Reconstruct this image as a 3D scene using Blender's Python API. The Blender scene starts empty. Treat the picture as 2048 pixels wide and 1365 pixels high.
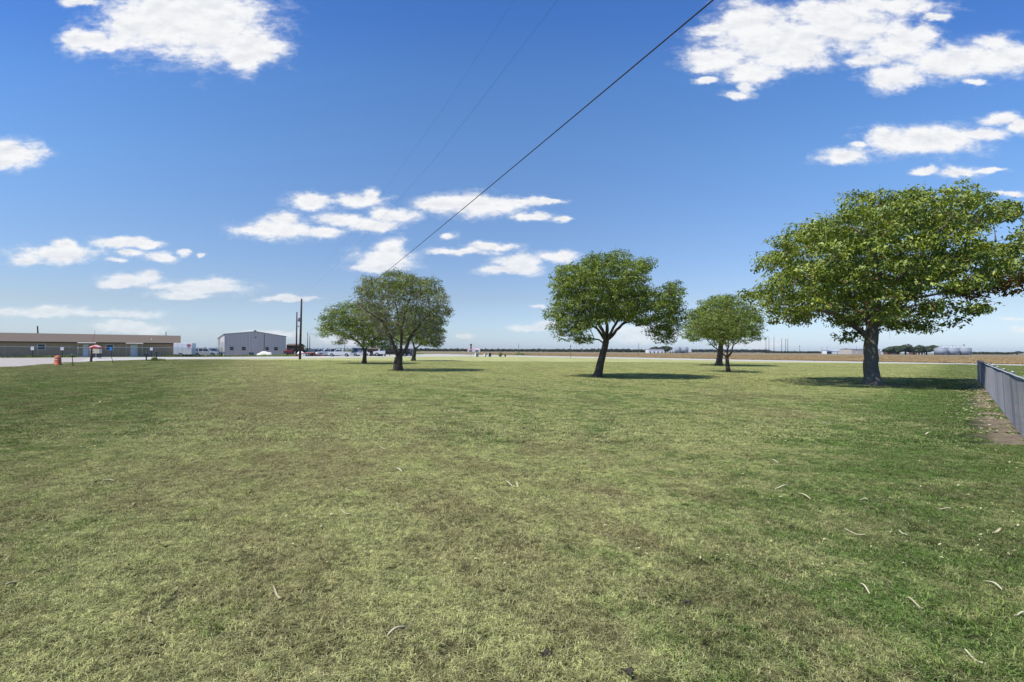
import bpy, math, random
import numpy as np
from mathutils import Vector, Matrix

random.seed(7)
RNG = np.random.default_rng(7)
sc = bpy.context.scene
COL = sc.collection
R = math.radians

# ------------------------------------------------------------------ camera
CAMZ, F = 1.7, 1024.0
PITCH, ROLL = R(1.09), R(0.316)
_f = Vector((0, math.cos(PITCH), math.sin(PITCH)))
_u0 = Vector((0, -math.sin(PITCH), math.cos(PITCH)))
_r0 = Vector((1, 0, 0))
_r = _r0 * math.cos(ROLL) + _u0 * math.sin(ROLL)
_u = _u0 * math.cos(ROLL) - _r0 * math.sin(ROLL)
cam_data = bpy.data.cameras.new('camera')
cam_data.sensor_width = 36.0
cam_data.lens = 18.0
cam_data.clip_start = 0.05
cam_data.clip_end = 30000
cam = bpy.data.objects.new('camera', cam_data)
M3 = Matrix((_r, _u, -_f)).transposed()
cam.matrix_world = Matrix.Translation((0, 0, CAMZ)) @ M3.to_4x4()
COL.objects.link(cam)
sc.camera = cam

def ray(px, py):
    return _f + _r * ((px - 1024) / F) + _u * ((682.5 - py) / F)
def G(px, py, z=0.0):                       # ground point seen at a photo pixel
    d = ray(px, py); t = (z - CAMZ) / d.z
    return Vector((d.x * t, d.y * t, z))
def W(px, py, Y):                           # point at world depth Y
    d = ray(px, py); t = Y / d.y
    return Vector((d.x * t, Y, CAMZ + d.z * t))
def colx(px, Y):                            # x of a pixel column on the ground at depth Y
    return W(px, 704, Y).x

# ------------------------------------------------------------------ light
SUN_EL, SUN_AZ = R(60), R(-120)              # azimuth measured from +Y towards +X
sun_dir = Vector((math.sin(SUN_AZ) * math.cos(SUN_EL), math.cos(SUN_AZ) * math.cos(SUN_EL), math.sin(SUN_EL)))
sl = bpy.data.lights.new('sun', 'SUN')
sl.energy = 4.3
sl.angle = R(0.53)
sl.color = (1.0, 0.955, 0.88)
so = bpy.data.objects.new('sun', sl)
so.rotation_euler = sun_dir.to_track_quat('Z', 'Y').to_euler()
so.location = (0, 0, 60)
COL.objects.link(so)
sc.view_settings.view_transform = 'Standard'
sc.view_settings.look = 'None'
sc.view_settings.exposure = 0.35
sc.view_settings.gamma = 1.0

# ------------------------------------------------------------------ world: sky and clouds by direction
CLOUDS = [
 (330,40,125,72),(430,62,112,66),(505,92,66,38),(270,55,58,42),(390,12,140,60),(485,112,40,32),(182,82,40,20),
 (150,85,30,24),(218,90,32,14),(160,3,38,9),(238,78,30,22),
 (22,308,56,27),(62,311,30,15),(8,325,28,12),
 (620,403,46,15),(720,402,46,14),(738,391,20,11),(560,460,80,19),(567,442,32,15),(648,466,38,13),(498,460,32,9),
 (680,440,50,12),(792,431,46,16),(748,451,54,13),(955,411,100,21),(885,410,60,15),(1035,406,60,10),(1095,404,32,6),
 (1065,433,46,8),(1118,437,22,6),(900,476,15,6),
 (770,518,54,22),(778,497,30,17),(758,537,66,8),(925,504,60,7),(985,493,46,8),(1042,528,50,19),(1010,541,56,9),
 (1117,515,36,13),(568,598,46,7),(605,597,36,4),
 (112,510,84,17),(130,493,26,11),(50,523,34,7),(245,485,56,11),(292,490,30,8),(256,506,28,7),(320,514,28,9),
 (225,521,20,5),(372,506,14,5),(400,510,9,5),
 (262,562,58,12),(295,552,28,12),(235,568,32,8),(402,575,100,13),(432,565,48,9),(370,591,62,7),(330,574,32,7),
 (90,622,74,11),(18,624,30,10),(222,628,84,8),(270,657,84,11),(252,646,44,6),
 (1560,82,140,42),(1700,62,125,40),(1500,52,70,48),(1432,118,64,26),(1500,145,60,24),(1492,176,17,15),(1474,191,28,7),(1570,112,95,30),
 (1655,30,95,30),(1765,12,120,17),(1800,85,75,32),(1848,66,26,26),(1790,152,58,26),(1900,125,110,34),(2010,115,90,34),
 (1985,84,36,14),(1410,160,24,6),(1950,166,22,6),(1872,34,28,7),(1745,120,50,14),(1420,60,40,12),
 (1862,280,112,28),(1778,284,48,25),(1955,269,66,13),(1690,314,52,14),(1713,291,16,7),(2008,240,36,13),(2040,252,34,17),
 (1855,340,29,8),(1918,343,38,11),(1980,340,40,5),(2022,390,28,5),
 (1062,657,46,8),(1095,649,30,7),(1290,668,74,18),(1075,612,16,4),(1505,690,70,10),(2024,637,26,3),(2036,660,20,7),
 (700,678,60,12),(530,670,60,7),(930,672,20,4),
]
world = bpy.data.worlds.new('World')
sc.world = world
world.use_nodes = True
NT = world.node_tree
NT.nodes.clear()

class NB:
    """small helper for building node graphs"""
    def __init__(s, nt): s.nt = nt
    def n(s, t, **kw):
        nd = s.nt.nodes.new(t)
        for k, v in kw.items(): setattr(nd, k, v)
        return nd
    def put(s, sock, v):
        if isinstance(v, bpy.types.NodeSocket): s.nt.links.new(v, sock)
        elif v is not None: sock.default_value = v
    def m(s, op, a=None, b=None, c=None, clamp=False):
        nd = s.n('ShaderNodeMath', operation=op, use_clamp=clamp)
        for i, v in enumerate((a, b, c)):
            if v is not None: s.put(nd.inputs[i], v)
        return nd.outputs[0]
    def v(s, op, a=None, b=None, c=None):
        nd = s.n('ShaderNodeVectorMath', operation=op)
        for i, v in enumerate((a, b, c)):
            if v is not None: s.put(nd.inputs[i], v)
        return nd.outputs['Value'] if op in ('DOT_PRODUCT', 'LENGTH', 'DISTANCE') else nd.outputs[0]
    def noise(s, vec, scale, detail=4, rough=0.5, dist=0.0, out='Fac'):
        nd = s.n('ShaderNodeTexNoise')
        nd.inputs['Scale'].default_value = scale; nd.inputs['Detail'].default_value = detail
        nd.inputs['Roughness'].default_value = rough; nd.inputs['Distortion'].default_value = dist
        if vec is not None: s.put(nd.inputs['Vector'], vec)
        return nd.outputs[out]
    def mix(s, fac, a, b, blend='MIX'):
        nd = s.n('ShaderNodeMix', data_type='RGBA', blend_type=blend)
        s.put(nd.inputs[0], fac)
        for i, v in ((6, a), (7, b)):
            if isinstance(v, tuple) and len(v) == 3: v = v + (1,)
            s.put(nd.inputs[i], v)
        return nd.outputs[2]
    def mr(s, v, a, b, c=0.0, d=1.0, kind='SMOOTHSTEP'):
        nd = s.n('ShaderNodeMapRange', interpolation_type=kind)
        s.put(nd.inputs[0], v)
        for i, x in ((1, a), (2, b), (3, c), (4, d)): nd.inputs[i].default_value = x
        return nd.outputs[0]
    def link(s, a, b): s.nt.links.new(a, b)

w = NB(NT)
sky = w.n('ShaderNodeTexSky', sky_type='NISHITA')
sky.sun_disc = False
sky.sun_elevation = SUN_EL
sky.sun_rotation = SUN_AZ
sky.altitude = 100
sky.air_density = 1.0
sky.dust_density = 0.6
sky.ozone_density = 3.0
tc = w.n('ShaderNodeTexCoord').outputs['Generated']
sx = w.n('ShaderNodeSeparateXYZ'); w.link(tc, sx.inputs[0])
ysafe = w.m('MAXIMUM', sx.outputs[1], 0.02)
cu, cv = w.m('DIVIDE', sx.outputs[0], ysafe), w.m('DIVIDE', sx.outputs[2], ysafe)
cb = w.n('ShaderNodeCombineXYZ'); w.link(cu, cb.inputs[0]); w.link(cv, cb.inputs[1])
P = cb.outputs[0]
Ps = w.v('MULTIPLY', P, (1.0, 1.9, 1.0))
wn = w.noise(Ps, 16, 3, 0.55, out='Color')
warp = w.v('MULTIPLY', w.v('SUBTRACT', wn, (0.5, 0.5, 0.5)), (0.050, 0.022, 0))
wn2 = w.noise(Ps, 70, 4, 0.6, out='Color')
Pw = w.v('ADD', w.v('ADD', P, warp), w.v('MULTIPLY', w.v('SUBTRACT', wn2, (0.5, 0.5, 0.5)), (0.014, 0.008, 0)))
cur = None
for (x, y, rx, ry) in CLOUDS:
    d = ray(x, y); u0, v0 = d.x / d.y, d.z / d.y
    a, b = 1024.0 / (rx * 1.12), 1024.0 / (ry * 1.15)
    q = w.v('MULTIPLY_ADD', Pw, (a, b, 0), (-u0 * a, -v0 * b, 0))
    dd = w.v('DOT_PRODUCT', q, q)
    cur = dd if cur is None else w.m('SMOOTH_MIN', cur, dd, 0.35)
field = w.m('SUBTRACT', 1.0, w.m('SQRT', w.m('MAXIMUM', cur, 0.0)))
n1 = w.noise(Ps, 20, 9, 0.62)
n2 = w.noise(Ps, 75, 5, 0.65)
nn = w.m('ADD', w.m('MULTIPLY', w.m('SUBTRACT', n1, 0.5), 1.55), w.m('MULTIPLY', w.m('SUBTRACT', n2, 0.5), 0.42))
dens = w.m('ADD', field, nn)
alpha = w.m('MAXIMUM', w.mr(dens, -0.22, 0.55), w.mr(w.m('ADD', dens, w.m('MULTIPLY', w.m('SUBTRACT', w.noise(Ps, 30, 7, 0.7), 0.5), 1.2)), -0.42, 0.35, 0.0, 0.30))
front = w.m('GREATER_THAN', sx.outputs[1], 0.03)
# low clouds thin out towards the horizon
lowfade = w.mr(cv, -0.01, 0.20, 0.45, 1.0, 'LINEAR')
alpha = w.m('MULTIPLY', w.m('MULTIPLY', alpha, front), lowfade)
sh = w.noise(Ps, 11, 5, 0.6)
n1s = w.noise(w.v('ADD', Ps, (-0.006, 0.022, 0)), 20, 9, 0.62)
relief = w.m('MULTIPLY', w.m('SUBTRACT', n1s, n1), 2.4)
thick = w.m('ADD', w.m('MULTIPLY', w.mr(w.m('ADD', dens, w.m('MULTIPLY', w.m('SUBTRACT', sh, 0.5), 1.6)), 0.15, 1.15), 0.45), relief, clamp=True)
CL = 7.4
ccol = w.mix(thick, (CL * 1.0, CL * 1.005, CL * 1.02), (CL * 0.76, CL * 0.79, CL * 0.85))
# sky correction: keep the physical sky, a touch more blue as in the photograph
rp = w.n('ShaderNodeValToRGB'); el_ = rp.color_ramp.elements
for i, (p_, c_) in enumerate([(0.0, (.87, 1.05, 1.52)), (.03, (.87, .99, 1.30)), (.10, (.88, .88, 1.00)), (.39, (.79, 1.03, 1.27)), (.54, (.67, 1.00, 1.35)), (.666, (.50, .86, 1.35)), (1.0, (.40, .74, 1.25))]):
    e_ = el_[0] if i < 1 else (el_[len(el_) - 1] if i == 6 else el_.new(p_))
    e_.position = p_; e_.color = tuple(x / 2 for x in c_) + (1,)
w.link(cv, rp.inputs[0])
tinted = w.v('MULTIPLY', sky.outputs[0], w.v('SCALE', rp.outputs[0]))
[w.put(n_.inputs['Scale'], w.mr(cu, -0.2, 0.6, 2.0, 2.22)) for n_ in NT.nodes if n_.type == 'VECT_MATH' and n_.operation == 'SCALE']
allc = w.mix(alpha, tinted, ccol)
bg = w.n('ShaderNodeBackground')
bg.inputs['Strength'].default_value = 0.10
w.link(allc, bg.inputs['Color'])
wo = w.n('ShaderNodeOutputWorld')
w.link(bg.outputs[0], wo.inputs['Surface'])

# ------------------------------------------------------------------ object helpers
def tag(o, label=None, cat=None, group=None, kind=None):
    if label: o['label'] = label
    if cat: o['category'] = cat
    if group: o['group'] = group
    if kind: o['kind'] = kind
    return o
def empty(name, loc=(0, 0, 0), rz=0.0, label=None, cat=None, group=None):
    o = bpy.data.objects.new(name, None)
    o.empty_display_size = 0.3
    o.location = loc; o.rotation_euler = (0, 0, rz)
    COL.objects.link(o)
    return tag(o, label, cat, group)
def copy_tree(o, parent=None):
    c = o.copy(); COL.objects.link(c)
    if parent is not None: c.parent = parent
    for ch in list(o.children): copy_tree(ch, c)
    return c
def np_mesh(name, V, T):
    """V (n,3), T (m,k) with k = 3 or 4"""
    me = bpy.data.meshes.new(name)
    V = np.ascontiguousarray(V, dtype=np.float32); T = np.ascontiguousarray(T, dtype=np.int32)
    k = T.shape[1]
    me.vertices.add(len(V)); me.vertices.foreach_set('co', V.ravel())
    me.loops.add(T.size); me.loops.foreach_set('vertex_index', T.ravel())
    me.polygons.add(len(T))
    me.polygons.foreach_set('loop_start', np.arange(0, T.size, k, dtype=np.int32))
    me.update(calc_edges=True)
    return me
def np_obj(name, V, T, m, parent=None, link=True):
    me = np_mesh(name, V, T)
    me.materials.append(m)
    o = bpy.data.objects.new(name, me)
    if link: COL.objects.link(o)
    if parent is not None: o.parent = parent
    return o

class MB:
    """collects boxes, tubes and prisms and links them as one mesh"""
    def __init__(s): s.v, s.f, s.mi = [], [], []
    def add(s, vs, fs, mi=0):
        b = len(s.v); s.v += [tuple(p) for p in vs]
        s.f += [tuple(i + b for i in f) for f in fs]; s.mi += [mi] * len(fs)
        return s
    def box(s, x0, x1, y0, y1, z0, z1, mi=0):
        return s.add([(x0,y0,z0),(x1,y0,z0),(x1,y1,z0),(x0,y1,z0),(x0,y0,z1),(x1,y0,z1),(x1,y1,z1),(x0,y1,z1)],
                     [(0,3,2,1),(4,5,6,7),(0,1,5,4),(1,2,6,5),(2,3,7,6),(3,0,4,7)], mi)
    def prism(s, poly, y0, y1, mi=0):            # poly in xz, extruded along y
        n = len(poly)
        vs = [(x, y0, z) for x, z in poly] + [(x, y1, z) for x, z in poly]
        fs = [tuple(range(n)), tuple(range(2 * n - 1, n - 1, -1))]
        fs += [(i, i + n, (i + 1) % n + n, (i + 1) % n) for i in range(n)]
        return s.add(vs, fs, mi)
    def tube(s, pts, rad, n=8, mi=0, cap=True):
        pts = [Vector(p) for p in pts]
        rad = rad if isinstance(rad, (list, tuple)) else [rad] * len(pts)
        vs, fs = [], []
        for i, p in enumerate(pts):
            t = (pts[min(i + 1, len(pts) - 1)] - pts[max(i - 1, 0)]).normalized()
            a = t.cross(Vector((0, 0, 1)) if abs(t.z) < 0.9 else Vector((1, 0, 0))).normalized()
            c = t.cross(a)
            vs += [p + (a * math.cos(k * 2 * math.pi / n) + c * math.sin(k * 2 * math.pi / n)) * rad[i] for k in range(n)]
        for i in range(len(pts) - 1):
            for k in range(n):
                fs.append((i*n+k, i*n+(k+1) % n, (i+1)*n+(k+1) % n, (i+1)*n+k))
        if cap:
            fs.append(tuple(range(n))[::-1]); fs.append(tuple((len(pts)-1)*n+k for k in range(n)))
        return s.add(vs, fs, mi)
    def lathe(s, prof, n=24, cx=0, cy=0, mi=0):   # prof: (r, z)
        vs, fs = [], []
        for r, z in prof:
            vs += [(cx + r*math.cos(k*2*math.pi/n), cy + r*math.sin(k*2*math.pi/n), z) for k in range(n)]
        for i in range(len(prof) - 1):
            for k in range(n):
                fs.append((i*n+k, i*n+(k+1) % n, (i+1)*n+(k+1) % n, (i+1)*n+k))
        fs.append(tuple(range(n))[::-1]); fs.append(tuple((len(prof)-1)*n+k for k in range(n)))
        return s.add(vs, fs, mi)
    def build(s, name, m, parent=None, smooth=False, bevel=0):
        me = bpy.data.meshes.new(name)
        me.from_pydata(s.v, [], s.f); me.update()
        for mm in (m if isinstance(m, (list, tuple)) else [m]):
            if mm: me.materials.append(mm)
        if any(s.mi): me.polygons.foreach_set('material_index', s.mi)
        if smooth: me.polygons.foreach_set('use_smooth', [True] * len(me.polygons))
        o = bpy.data.objects.new(name, me); COL.objects.link(o)
        if parent is not None: o.parent = parent
        if bevel:
            b = o.modifiers.new('bevel', 'BEVEL'); b.width = bevel; b.segments = 2; b.limit_method = 'ANGLE'
        return o

# ------------------------------------------------------------------ materials
def new_mat(name):
    m = bpy.data.materials.new(name); m.use_nodes = True
    m.node_tree.nodes.clear()
    b = NB(m.node_tree)
    out = b.n('ShaderNodeOutputMaterial')
    return m, b, out
def pmat(name, col, rough=0.6, metal=0.0, var=0.18, scale=3.0, bump=0.0, bscale=40.0, dirt=None, stripes=None, emit=None, coords='Object'):
    m, b, out = new_mat(name)
    bs = b.n('ShaderNodeBsdfPrincipled')
    tco = b.n('ShaderNodeTexCoord').outputs[coords]
    n = b.noise(tco, scale, 5, 0.6)
    lo = tuple(c * (1 - var) for c in col); hi = tuple(min(1, c * (1 + var)) for c in col)
    c = b.mix(n, lo, hi)
    if dirt:
        dn = b.mr(b.noise(tco, scale * 2.3, 6, 0.65), 0.52, 0.72)
        c = b.mix(dn, c, dirt)
    hgt = None
    if stripes:                                 # corrugated cladding: (axis, period, depth)
        ax, per, dep = stripes
        sp = b.n('ShaderNodeSeparateXYZ'); b.link(tco, sp.inputs[0])
        hgt = b.m('PINGPONG', sp.outputs[ax], per / 2)
        hgt = b.mr(hgt, per * 0.12, per * 0.30)
        bp = b.n('ShaderNodeBump'); bp.inputs['Strength'].default_value = 1.0; bp.inputs['Distance'].default_value = dep
        b.link(hgt, bp.inputs['Height']); b.link(bp.outputs[0], bs.inputs['Normal'])
        c = b.mix(hgt, c, tuple(x * 0.95 for x in col))
    elif bump:
        bp = b.n('ShaderNodeBump'); bp.inputs['Strength'].default_value = 0.8; bp.inputs['Distance'].default_value = bump
        b.link(b.noise(tco, bscale, 6, 0.65), bp.inputs['Height']); b.link(bp.outputs[0], bs.inputs['Normal'])
    b.put(bs.inputs['Base Color'], c)
    bs.inputs['Roughness'].default_value = rough
    if rough > .72: bs.inputs['Specular IOR Level'].default_value = 0.12
    bs.inputs['Metallic'].default_value = metal
    b.link(bs.outputs[0], out.inputs[0])
    return m

# lawn colour as a function of world position, shared by the ground sheet and the blades
MOW = Vector((-0.455, 0.89, 0))                 # mowing direction
def lawn_group():
    g = bpy.data.node_groups.new('lawn_tone', 'ShaderNodeTree')
    g.interface.new_socket('Green', in_out='OUTPUT', socket_type='NodeSocketFloat')
    g.interface.new_socket('Brown', in_out='OUTPUT', socket_type='NodeSocketFloat')
    g.interface.new_socket('Value', in_out='OUTPUT', socket_type='NodeSocketFloat')
    b = NB(g)
    go = b.n('NodeGroupOutput')
    pos = b.n('ShaderNodeNewGeometry').outputs['Position']
    s = b.v('DOT_PRODUCT', pos, (0.89, 0.455, 0)); t = b.v('DOT_PRODUCT', pos, (-0.455, 0.89, 0))
    c = b.n('ShaderNodeCombineXYZ'); b.link(s, c.inputs[0]); b.link(b.m('MULTIPLY', t, 0.30), c.inputs[1])
    st = c.outputs[0]
    sx_ = b.n('ShaderNodeSeparateXYZ'); b.link(pos, sx_.inputs[0])
    track = b.m('POWER', 2.718, b.m('MULTIPLY', b.m('POWER', b.m('DIVIDE', b.m('SUBTRACT', s, 1.0), 2.3), 2.0), -1.0))
    rise = b.mr(s, -7.0, 1.0, 1.0, 0.0)        # greener strip left of the track
    fd_ = b.v('DOT_PRODUCT', b.v('SUBTRACT', pos, (11.15, 11.35, 0)), (0.754, -0.656, 0)); yb_ = b.m('DIVIDE', b.m('SUBTRACT', sx_.outputs[1], 19.0), 9.0)
    rightg = b.m('ADD', b.mr(fd_, -4.8, -1.2, 0.0, 1.15), b.m('MULTIPLY', b.m('POWER', 2.718, b.m('MULTIPLY', b.m('MULTIPLY', yb_, yb_), -1.0)), 0.55))
    nA = b.noise(st, 0.55, 5, 0.6); nB = b.noise(pos, 1.3, 6, 0.68); nC = b.noise(pos, 0.16, 3, 0.5); nD = b.noise(pos, 6.0, 4, 0.65)
    left = b.mr(s, -6.0, 0.0, 1.0, 0.0)
    gr = b.m('ADD', b.m('MULTIPLY', nA, 0.55), b.m('MULTIPLY', nB, 0.95))
    gr = b.m('ADD', gr, b.m('MULTIPLY', nD, 0.50))
    gr = b.m('ADD', gr, b.m('MULTIPLY', rise, 0.13)); gr = b.m('ADD', gr, b.m('MULTIPLY', rightg, 0.16))
    gr = b.m('SUBTRACT', gr, b.m('MULTIPLY', track, 0.13))
    b.link(b.mr(gr, 0.93, 1.33), go.inputs[0])
    br = b.m('ADD', b.m('MULTIPLY', nC, 0.6), b.m('MULTIPLY', b.noise(st, 1.1, 5, 0.7), 0.7))
    br = b.m('ADD', br, b.m('MULTIPLY', b.noise(pos, 0.9, 6, 0.7), 0.7))
    br = b.m('ADD', br, b.m('MULTIPLY', track, 0.12)); br = b.m('ADD', br, b.m('MULTIPLY', left, 0.07))
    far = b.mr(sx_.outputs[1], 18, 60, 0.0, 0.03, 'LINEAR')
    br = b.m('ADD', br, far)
    b.link(b.mr(br, 0.98, 1.18), go.inputs[1])
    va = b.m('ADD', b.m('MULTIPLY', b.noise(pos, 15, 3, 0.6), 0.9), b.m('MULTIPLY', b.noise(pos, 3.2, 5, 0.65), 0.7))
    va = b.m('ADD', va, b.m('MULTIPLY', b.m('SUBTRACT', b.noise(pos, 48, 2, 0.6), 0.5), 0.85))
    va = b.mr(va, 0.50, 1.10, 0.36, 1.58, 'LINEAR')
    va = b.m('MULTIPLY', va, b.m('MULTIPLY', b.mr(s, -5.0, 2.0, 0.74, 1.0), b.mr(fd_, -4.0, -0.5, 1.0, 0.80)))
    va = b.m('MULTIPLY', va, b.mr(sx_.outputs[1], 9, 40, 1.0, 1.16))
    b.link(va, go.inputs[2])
    return g
LG = lawn_group()

C_GREEN, C_DRY, C_BROWN = (0.135, 0.240, 0.050), (0.475, 0.475, 0.198), (0.270, 0.210, 0.115)
def lawn_color(b, rnd=None):
    gn = b.n('ShaderNodeGroup'); gn.node_tree = LG
    g, br, va = gn.outputs
    if rnd is not None:
        g = b.m('ADD', g, b.m('MULTIPLY', b.m('SUBTRACT', rnd, 0.5), 0.75), clamp=True)
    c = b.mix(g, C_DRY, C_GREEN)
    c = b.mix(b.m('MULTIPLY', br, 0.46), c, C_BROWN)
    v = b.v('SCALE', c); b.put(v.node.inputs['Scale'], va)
    return v

def mat_lawn():
    m, b, out = new_mat('lawn_ground')
    c = lawn_color(b)
    pos = b.n('ShaderNodeNewGeometry').outputs['Position']
    sx_ = b.n('ShaderNodeSeparateXYZ'); b.link(pos, sx_.inputs[0])
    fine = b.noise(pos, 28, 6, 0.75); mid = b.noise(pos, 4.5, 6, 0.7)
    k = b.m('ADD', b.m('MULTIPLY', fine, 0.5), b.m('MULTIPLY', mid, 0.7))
    # thatch and soil between the blades, colour darkened near the camera to deepen gaps
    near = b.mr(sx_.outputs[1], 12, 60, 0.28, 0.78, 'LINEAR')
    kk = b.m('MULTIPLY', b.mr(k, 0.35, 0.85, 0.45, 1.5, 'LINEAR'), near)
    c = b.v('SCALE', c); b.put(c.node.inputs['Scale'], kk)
    # dirt strip along the chain-link fence
    fx = b.m('ABSOLUTE', b.v('DOT_PRODUCT', b.v('SUBTRACT', pos, (11.15, 11.35, 0)), (0.754, -0.656, 0)))
    dz = b.m('ADD', fx, b.m('MULTIPLY', b.m('SUBTRACT', b.noise(pos, 1.6, 5, 0.7), 0.5), 1.3))
    dmask = b.mr(dz, 0.25, 0.80, 1.0, 0.0)
    c = b.mix(dmask, c, b.mix(b.mr(k, 0.35, 0.8), (0.075, 0.055, 0.036), (0.30, 0.235, 0.155)))
    # bare ground round the trunks
    for (px, py, rr) in ((1743, 770, 2.0), (1195, 755, .9), (796, 742, .9), (1438, 732, 1.2), (728, 728, 1.0)):
        p = G(px, py)
        dd = b.v('DISTANCE', pos, (p.x + .3, p.y, 0))
        mk = b.mr(b.m('ADD', dd, b.m('MULTIPLY', b.m('SUBTRACT', b.noise(pos, 1.8, 4, 0.7), 0.5), 2.4)), rr * .45, rr, 0.8, 0.0)
        c = b.mix(mk, c, (0.13, 0.095, 0.06))
    bs = b.n('ShaderNodeBsdfPrincipled'); bs.inputs['Roughness'].default_value = 0.95
    bs.inputs['Specular IOR Level'].default_value = 0.1
    bp = b.n('ShaderNodeBump'); bp.inputs['Distance'].default_value = 0.06; bp.inputs['Strength'].default_value = 0.9
    b.link(k, bp.inputs['Height']); b.link(bp.outputs[0], bs.inputs['Normal'])
    b.put(bs.inputs['Base Color'], c); b.link(bs.outputs[0], out.inputs[0])
    return m
def mat_blade(name='grass_blade', tint=(1, 1, 1), gain=1.0):
    m, b, out = new_mat(name)
    geo = b.n('ShaderNodeNewGeometry')
    rnd = geo.outputs['Random Per Island']
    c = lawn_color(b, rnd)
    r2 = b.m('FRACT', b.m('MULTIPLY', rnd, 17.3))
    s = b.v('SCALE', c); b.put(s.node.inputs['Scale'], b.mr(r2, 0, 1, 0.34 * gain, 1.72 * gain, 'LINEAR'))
    straw = b.m('GREATER_THAN', r2, 0.90)
    c = b.mix(b.m('MULTIPLY', straw, 0.7), s, (0.52, 0.47, 0.27))
    c = b.mix(1.0, c, tint, 'MULTIPLY')
    d = b.n('ShaderNodeBsdfDiffuse'); b.put(d.inputs[0], c)
    t = b.n('ShaderNodeBsdfTranslucent'); b.put(t.inputs[0], c)
    mx = b.n('ShaderNodeMixShader'); mx.inputs[0].default_value = 0.28
    b.link(d.outputs[0], mx.inputs[1]); b.link(t.outputs[0], mx.inputs[2])
    b.link(mx.outputs[0], out.inputs[0])
    return m
def mat_leaf(name, dark, light, brown=(0.16, 0.07, 0.03), trans=0.27, gloss=0.03):
    m, b, out = new_mat(name)
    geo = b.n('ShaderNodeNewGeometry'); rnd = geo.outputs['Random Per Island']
    big = b.noise(geo.outputs['Position'], 0.9, 3, 0.6)  # broad noise: natural tone variety that also paints light patches on the crown
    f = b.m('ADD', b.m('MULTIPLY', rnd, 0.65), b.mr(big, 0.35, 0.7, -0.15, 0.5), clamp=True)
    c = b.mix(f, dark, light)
    at = b.n('ShaderNodeAttribute', attribute_name='brown')
    c = b.mix(at.outputs['Fac'], c, brown)
    d = b.n('ShaderNodeBsdfDiffuse'); b.put(d.inputs[0], c)
    t = b.n('ShaderNodeBsdfTranslucent'); b.put(t.inputs[0], b.mix(1.0, c, (1.15, 1.1, 0.55), 'MULTIPLY'))
    mx = b.n('ShaderNodeMixShader'); mx.inputs[0].default_value = trans
    b.link(d.outputs[0], mx.inputs[1]); b.link(t.outputs[0], mx.inputs[2])
    g = b.n('ShaderNodeBsdfGlossy'); g.inputs['Roughness'].default_value = 0.5; g.inputs[0].default_value = (1, 1, 1, 1)
    m2 = b.n('ShaderNodeMixShader'); m2.inputs[0].default_value = gloss
    b.link(mx.outputs[0], m2.inputs[1]); b.link(g.outputs[0], m2.inputs[2])
    b.link(m2.outputs[0], out.inputs[0])
    return m

M = {}
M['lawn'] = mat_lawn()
M['blade'] = mat_blade()
M['weed'] = mat_blade('weed_blade', (0.78, 0.95, 0.65), 0.80)
M['stubble'] = pmat('stubble_stalk', (0.40, 0.29, 0.15), 0.9, var=.45, scale=9, coords='Generated')
M['bark_dark'] = pmat('bark_dark', (0.120, 0.088, 0.060), 0.95, var=.5, scale=6, bump=.03, bscale=22)
M['bark_mottled'] = pmat('bark_mottled', (0.200, 0.160, 0.118), 0.95, var=.45, scale=7, bump=.04, bscale=18, dirt=(0.30, 0.27, 0.23))
M['bark_grey'] = pmat('bark_grey', (0.26, 0.23, 0.20), 0.95, var=.5, scale=6, bump=.02, bscale=20)
M['bark_far'] = pmat('bark_far', (0.07, 0.055, 0.045), 0.95)
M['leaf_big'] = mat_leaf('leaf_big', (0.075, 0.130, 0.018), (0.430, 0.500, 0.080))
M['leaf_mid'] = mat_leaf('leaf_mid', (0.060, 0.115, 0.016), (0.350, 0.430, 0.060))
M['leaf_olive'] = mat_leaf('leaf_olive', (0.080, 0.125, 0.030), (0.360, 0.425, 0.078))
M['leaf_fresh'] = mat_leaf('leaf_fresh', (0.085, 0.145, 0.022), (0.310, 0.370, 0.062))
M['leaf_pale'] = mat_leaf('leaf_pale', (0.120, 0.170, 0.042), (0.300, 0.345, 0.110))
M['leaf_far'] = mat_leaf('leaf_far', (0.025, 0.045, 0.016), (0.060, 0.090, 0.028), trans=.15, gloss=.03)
M['leaf_far_hazed'] = mat_leaf('leaf_far_hazed', (0.030, 0.045, 0.028), (0.060, 0.080, 0.045), trans=.1, gloss=.02)  # far leaves with the blue of haze mixed into their colour
M['tan_wall'] = pmat('tan_wall', (0.46, 0.33, 0.21), 0.85, var=.08, scale=1.2, bump=.01)
M['shingle'] = pmat('shingle', (0.150, 0.120, 0.095), 0.95, var=.25, scale=3.5, bump=.02, bscale=14)
M['trim_brown'] = pmat('trim_brown', (0.05, 0.035, 0.028), 0.7)
M['trim_pale'] = pmat('trim_pale', (0.50, 0.45, 0.38), 0.7)
M['white'] = pmat('white_paint', (0.78, 0.78, 0.77), 0.5, var=.05)
M['door_white'] = pmat('door_white', (0.72, 0.74, 0.78), 0.5, var=.05)
M['glass'] = pmat('dark_glass', (0.03, 0.045, 0.065), 0.08, var=.2)
M['clad'] = pmat('metal_cladding', (0.78, 0.60, 0.53), 0.75, var=.06, scale=.6, stripes=(0, 0.9, 0.010))
M['clad_side'] = pmat('metal_cladding_side', (0.62, 0.545, 0.545), 0.5, var=.05, scale=.6, stripes=(1, 0.9, 0.04))
M['metal_roof'] = pmat('metal_roof', (0.42, 0.42, 0.43), 0.4, metal=.4, stripes=(1, 0.9, 0.03))
M['galv'] = pmat('galvanised_steel', (0.25, 0.265, 0.29), 0.6, metal=.3, var=.15, scale=5)
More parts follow.
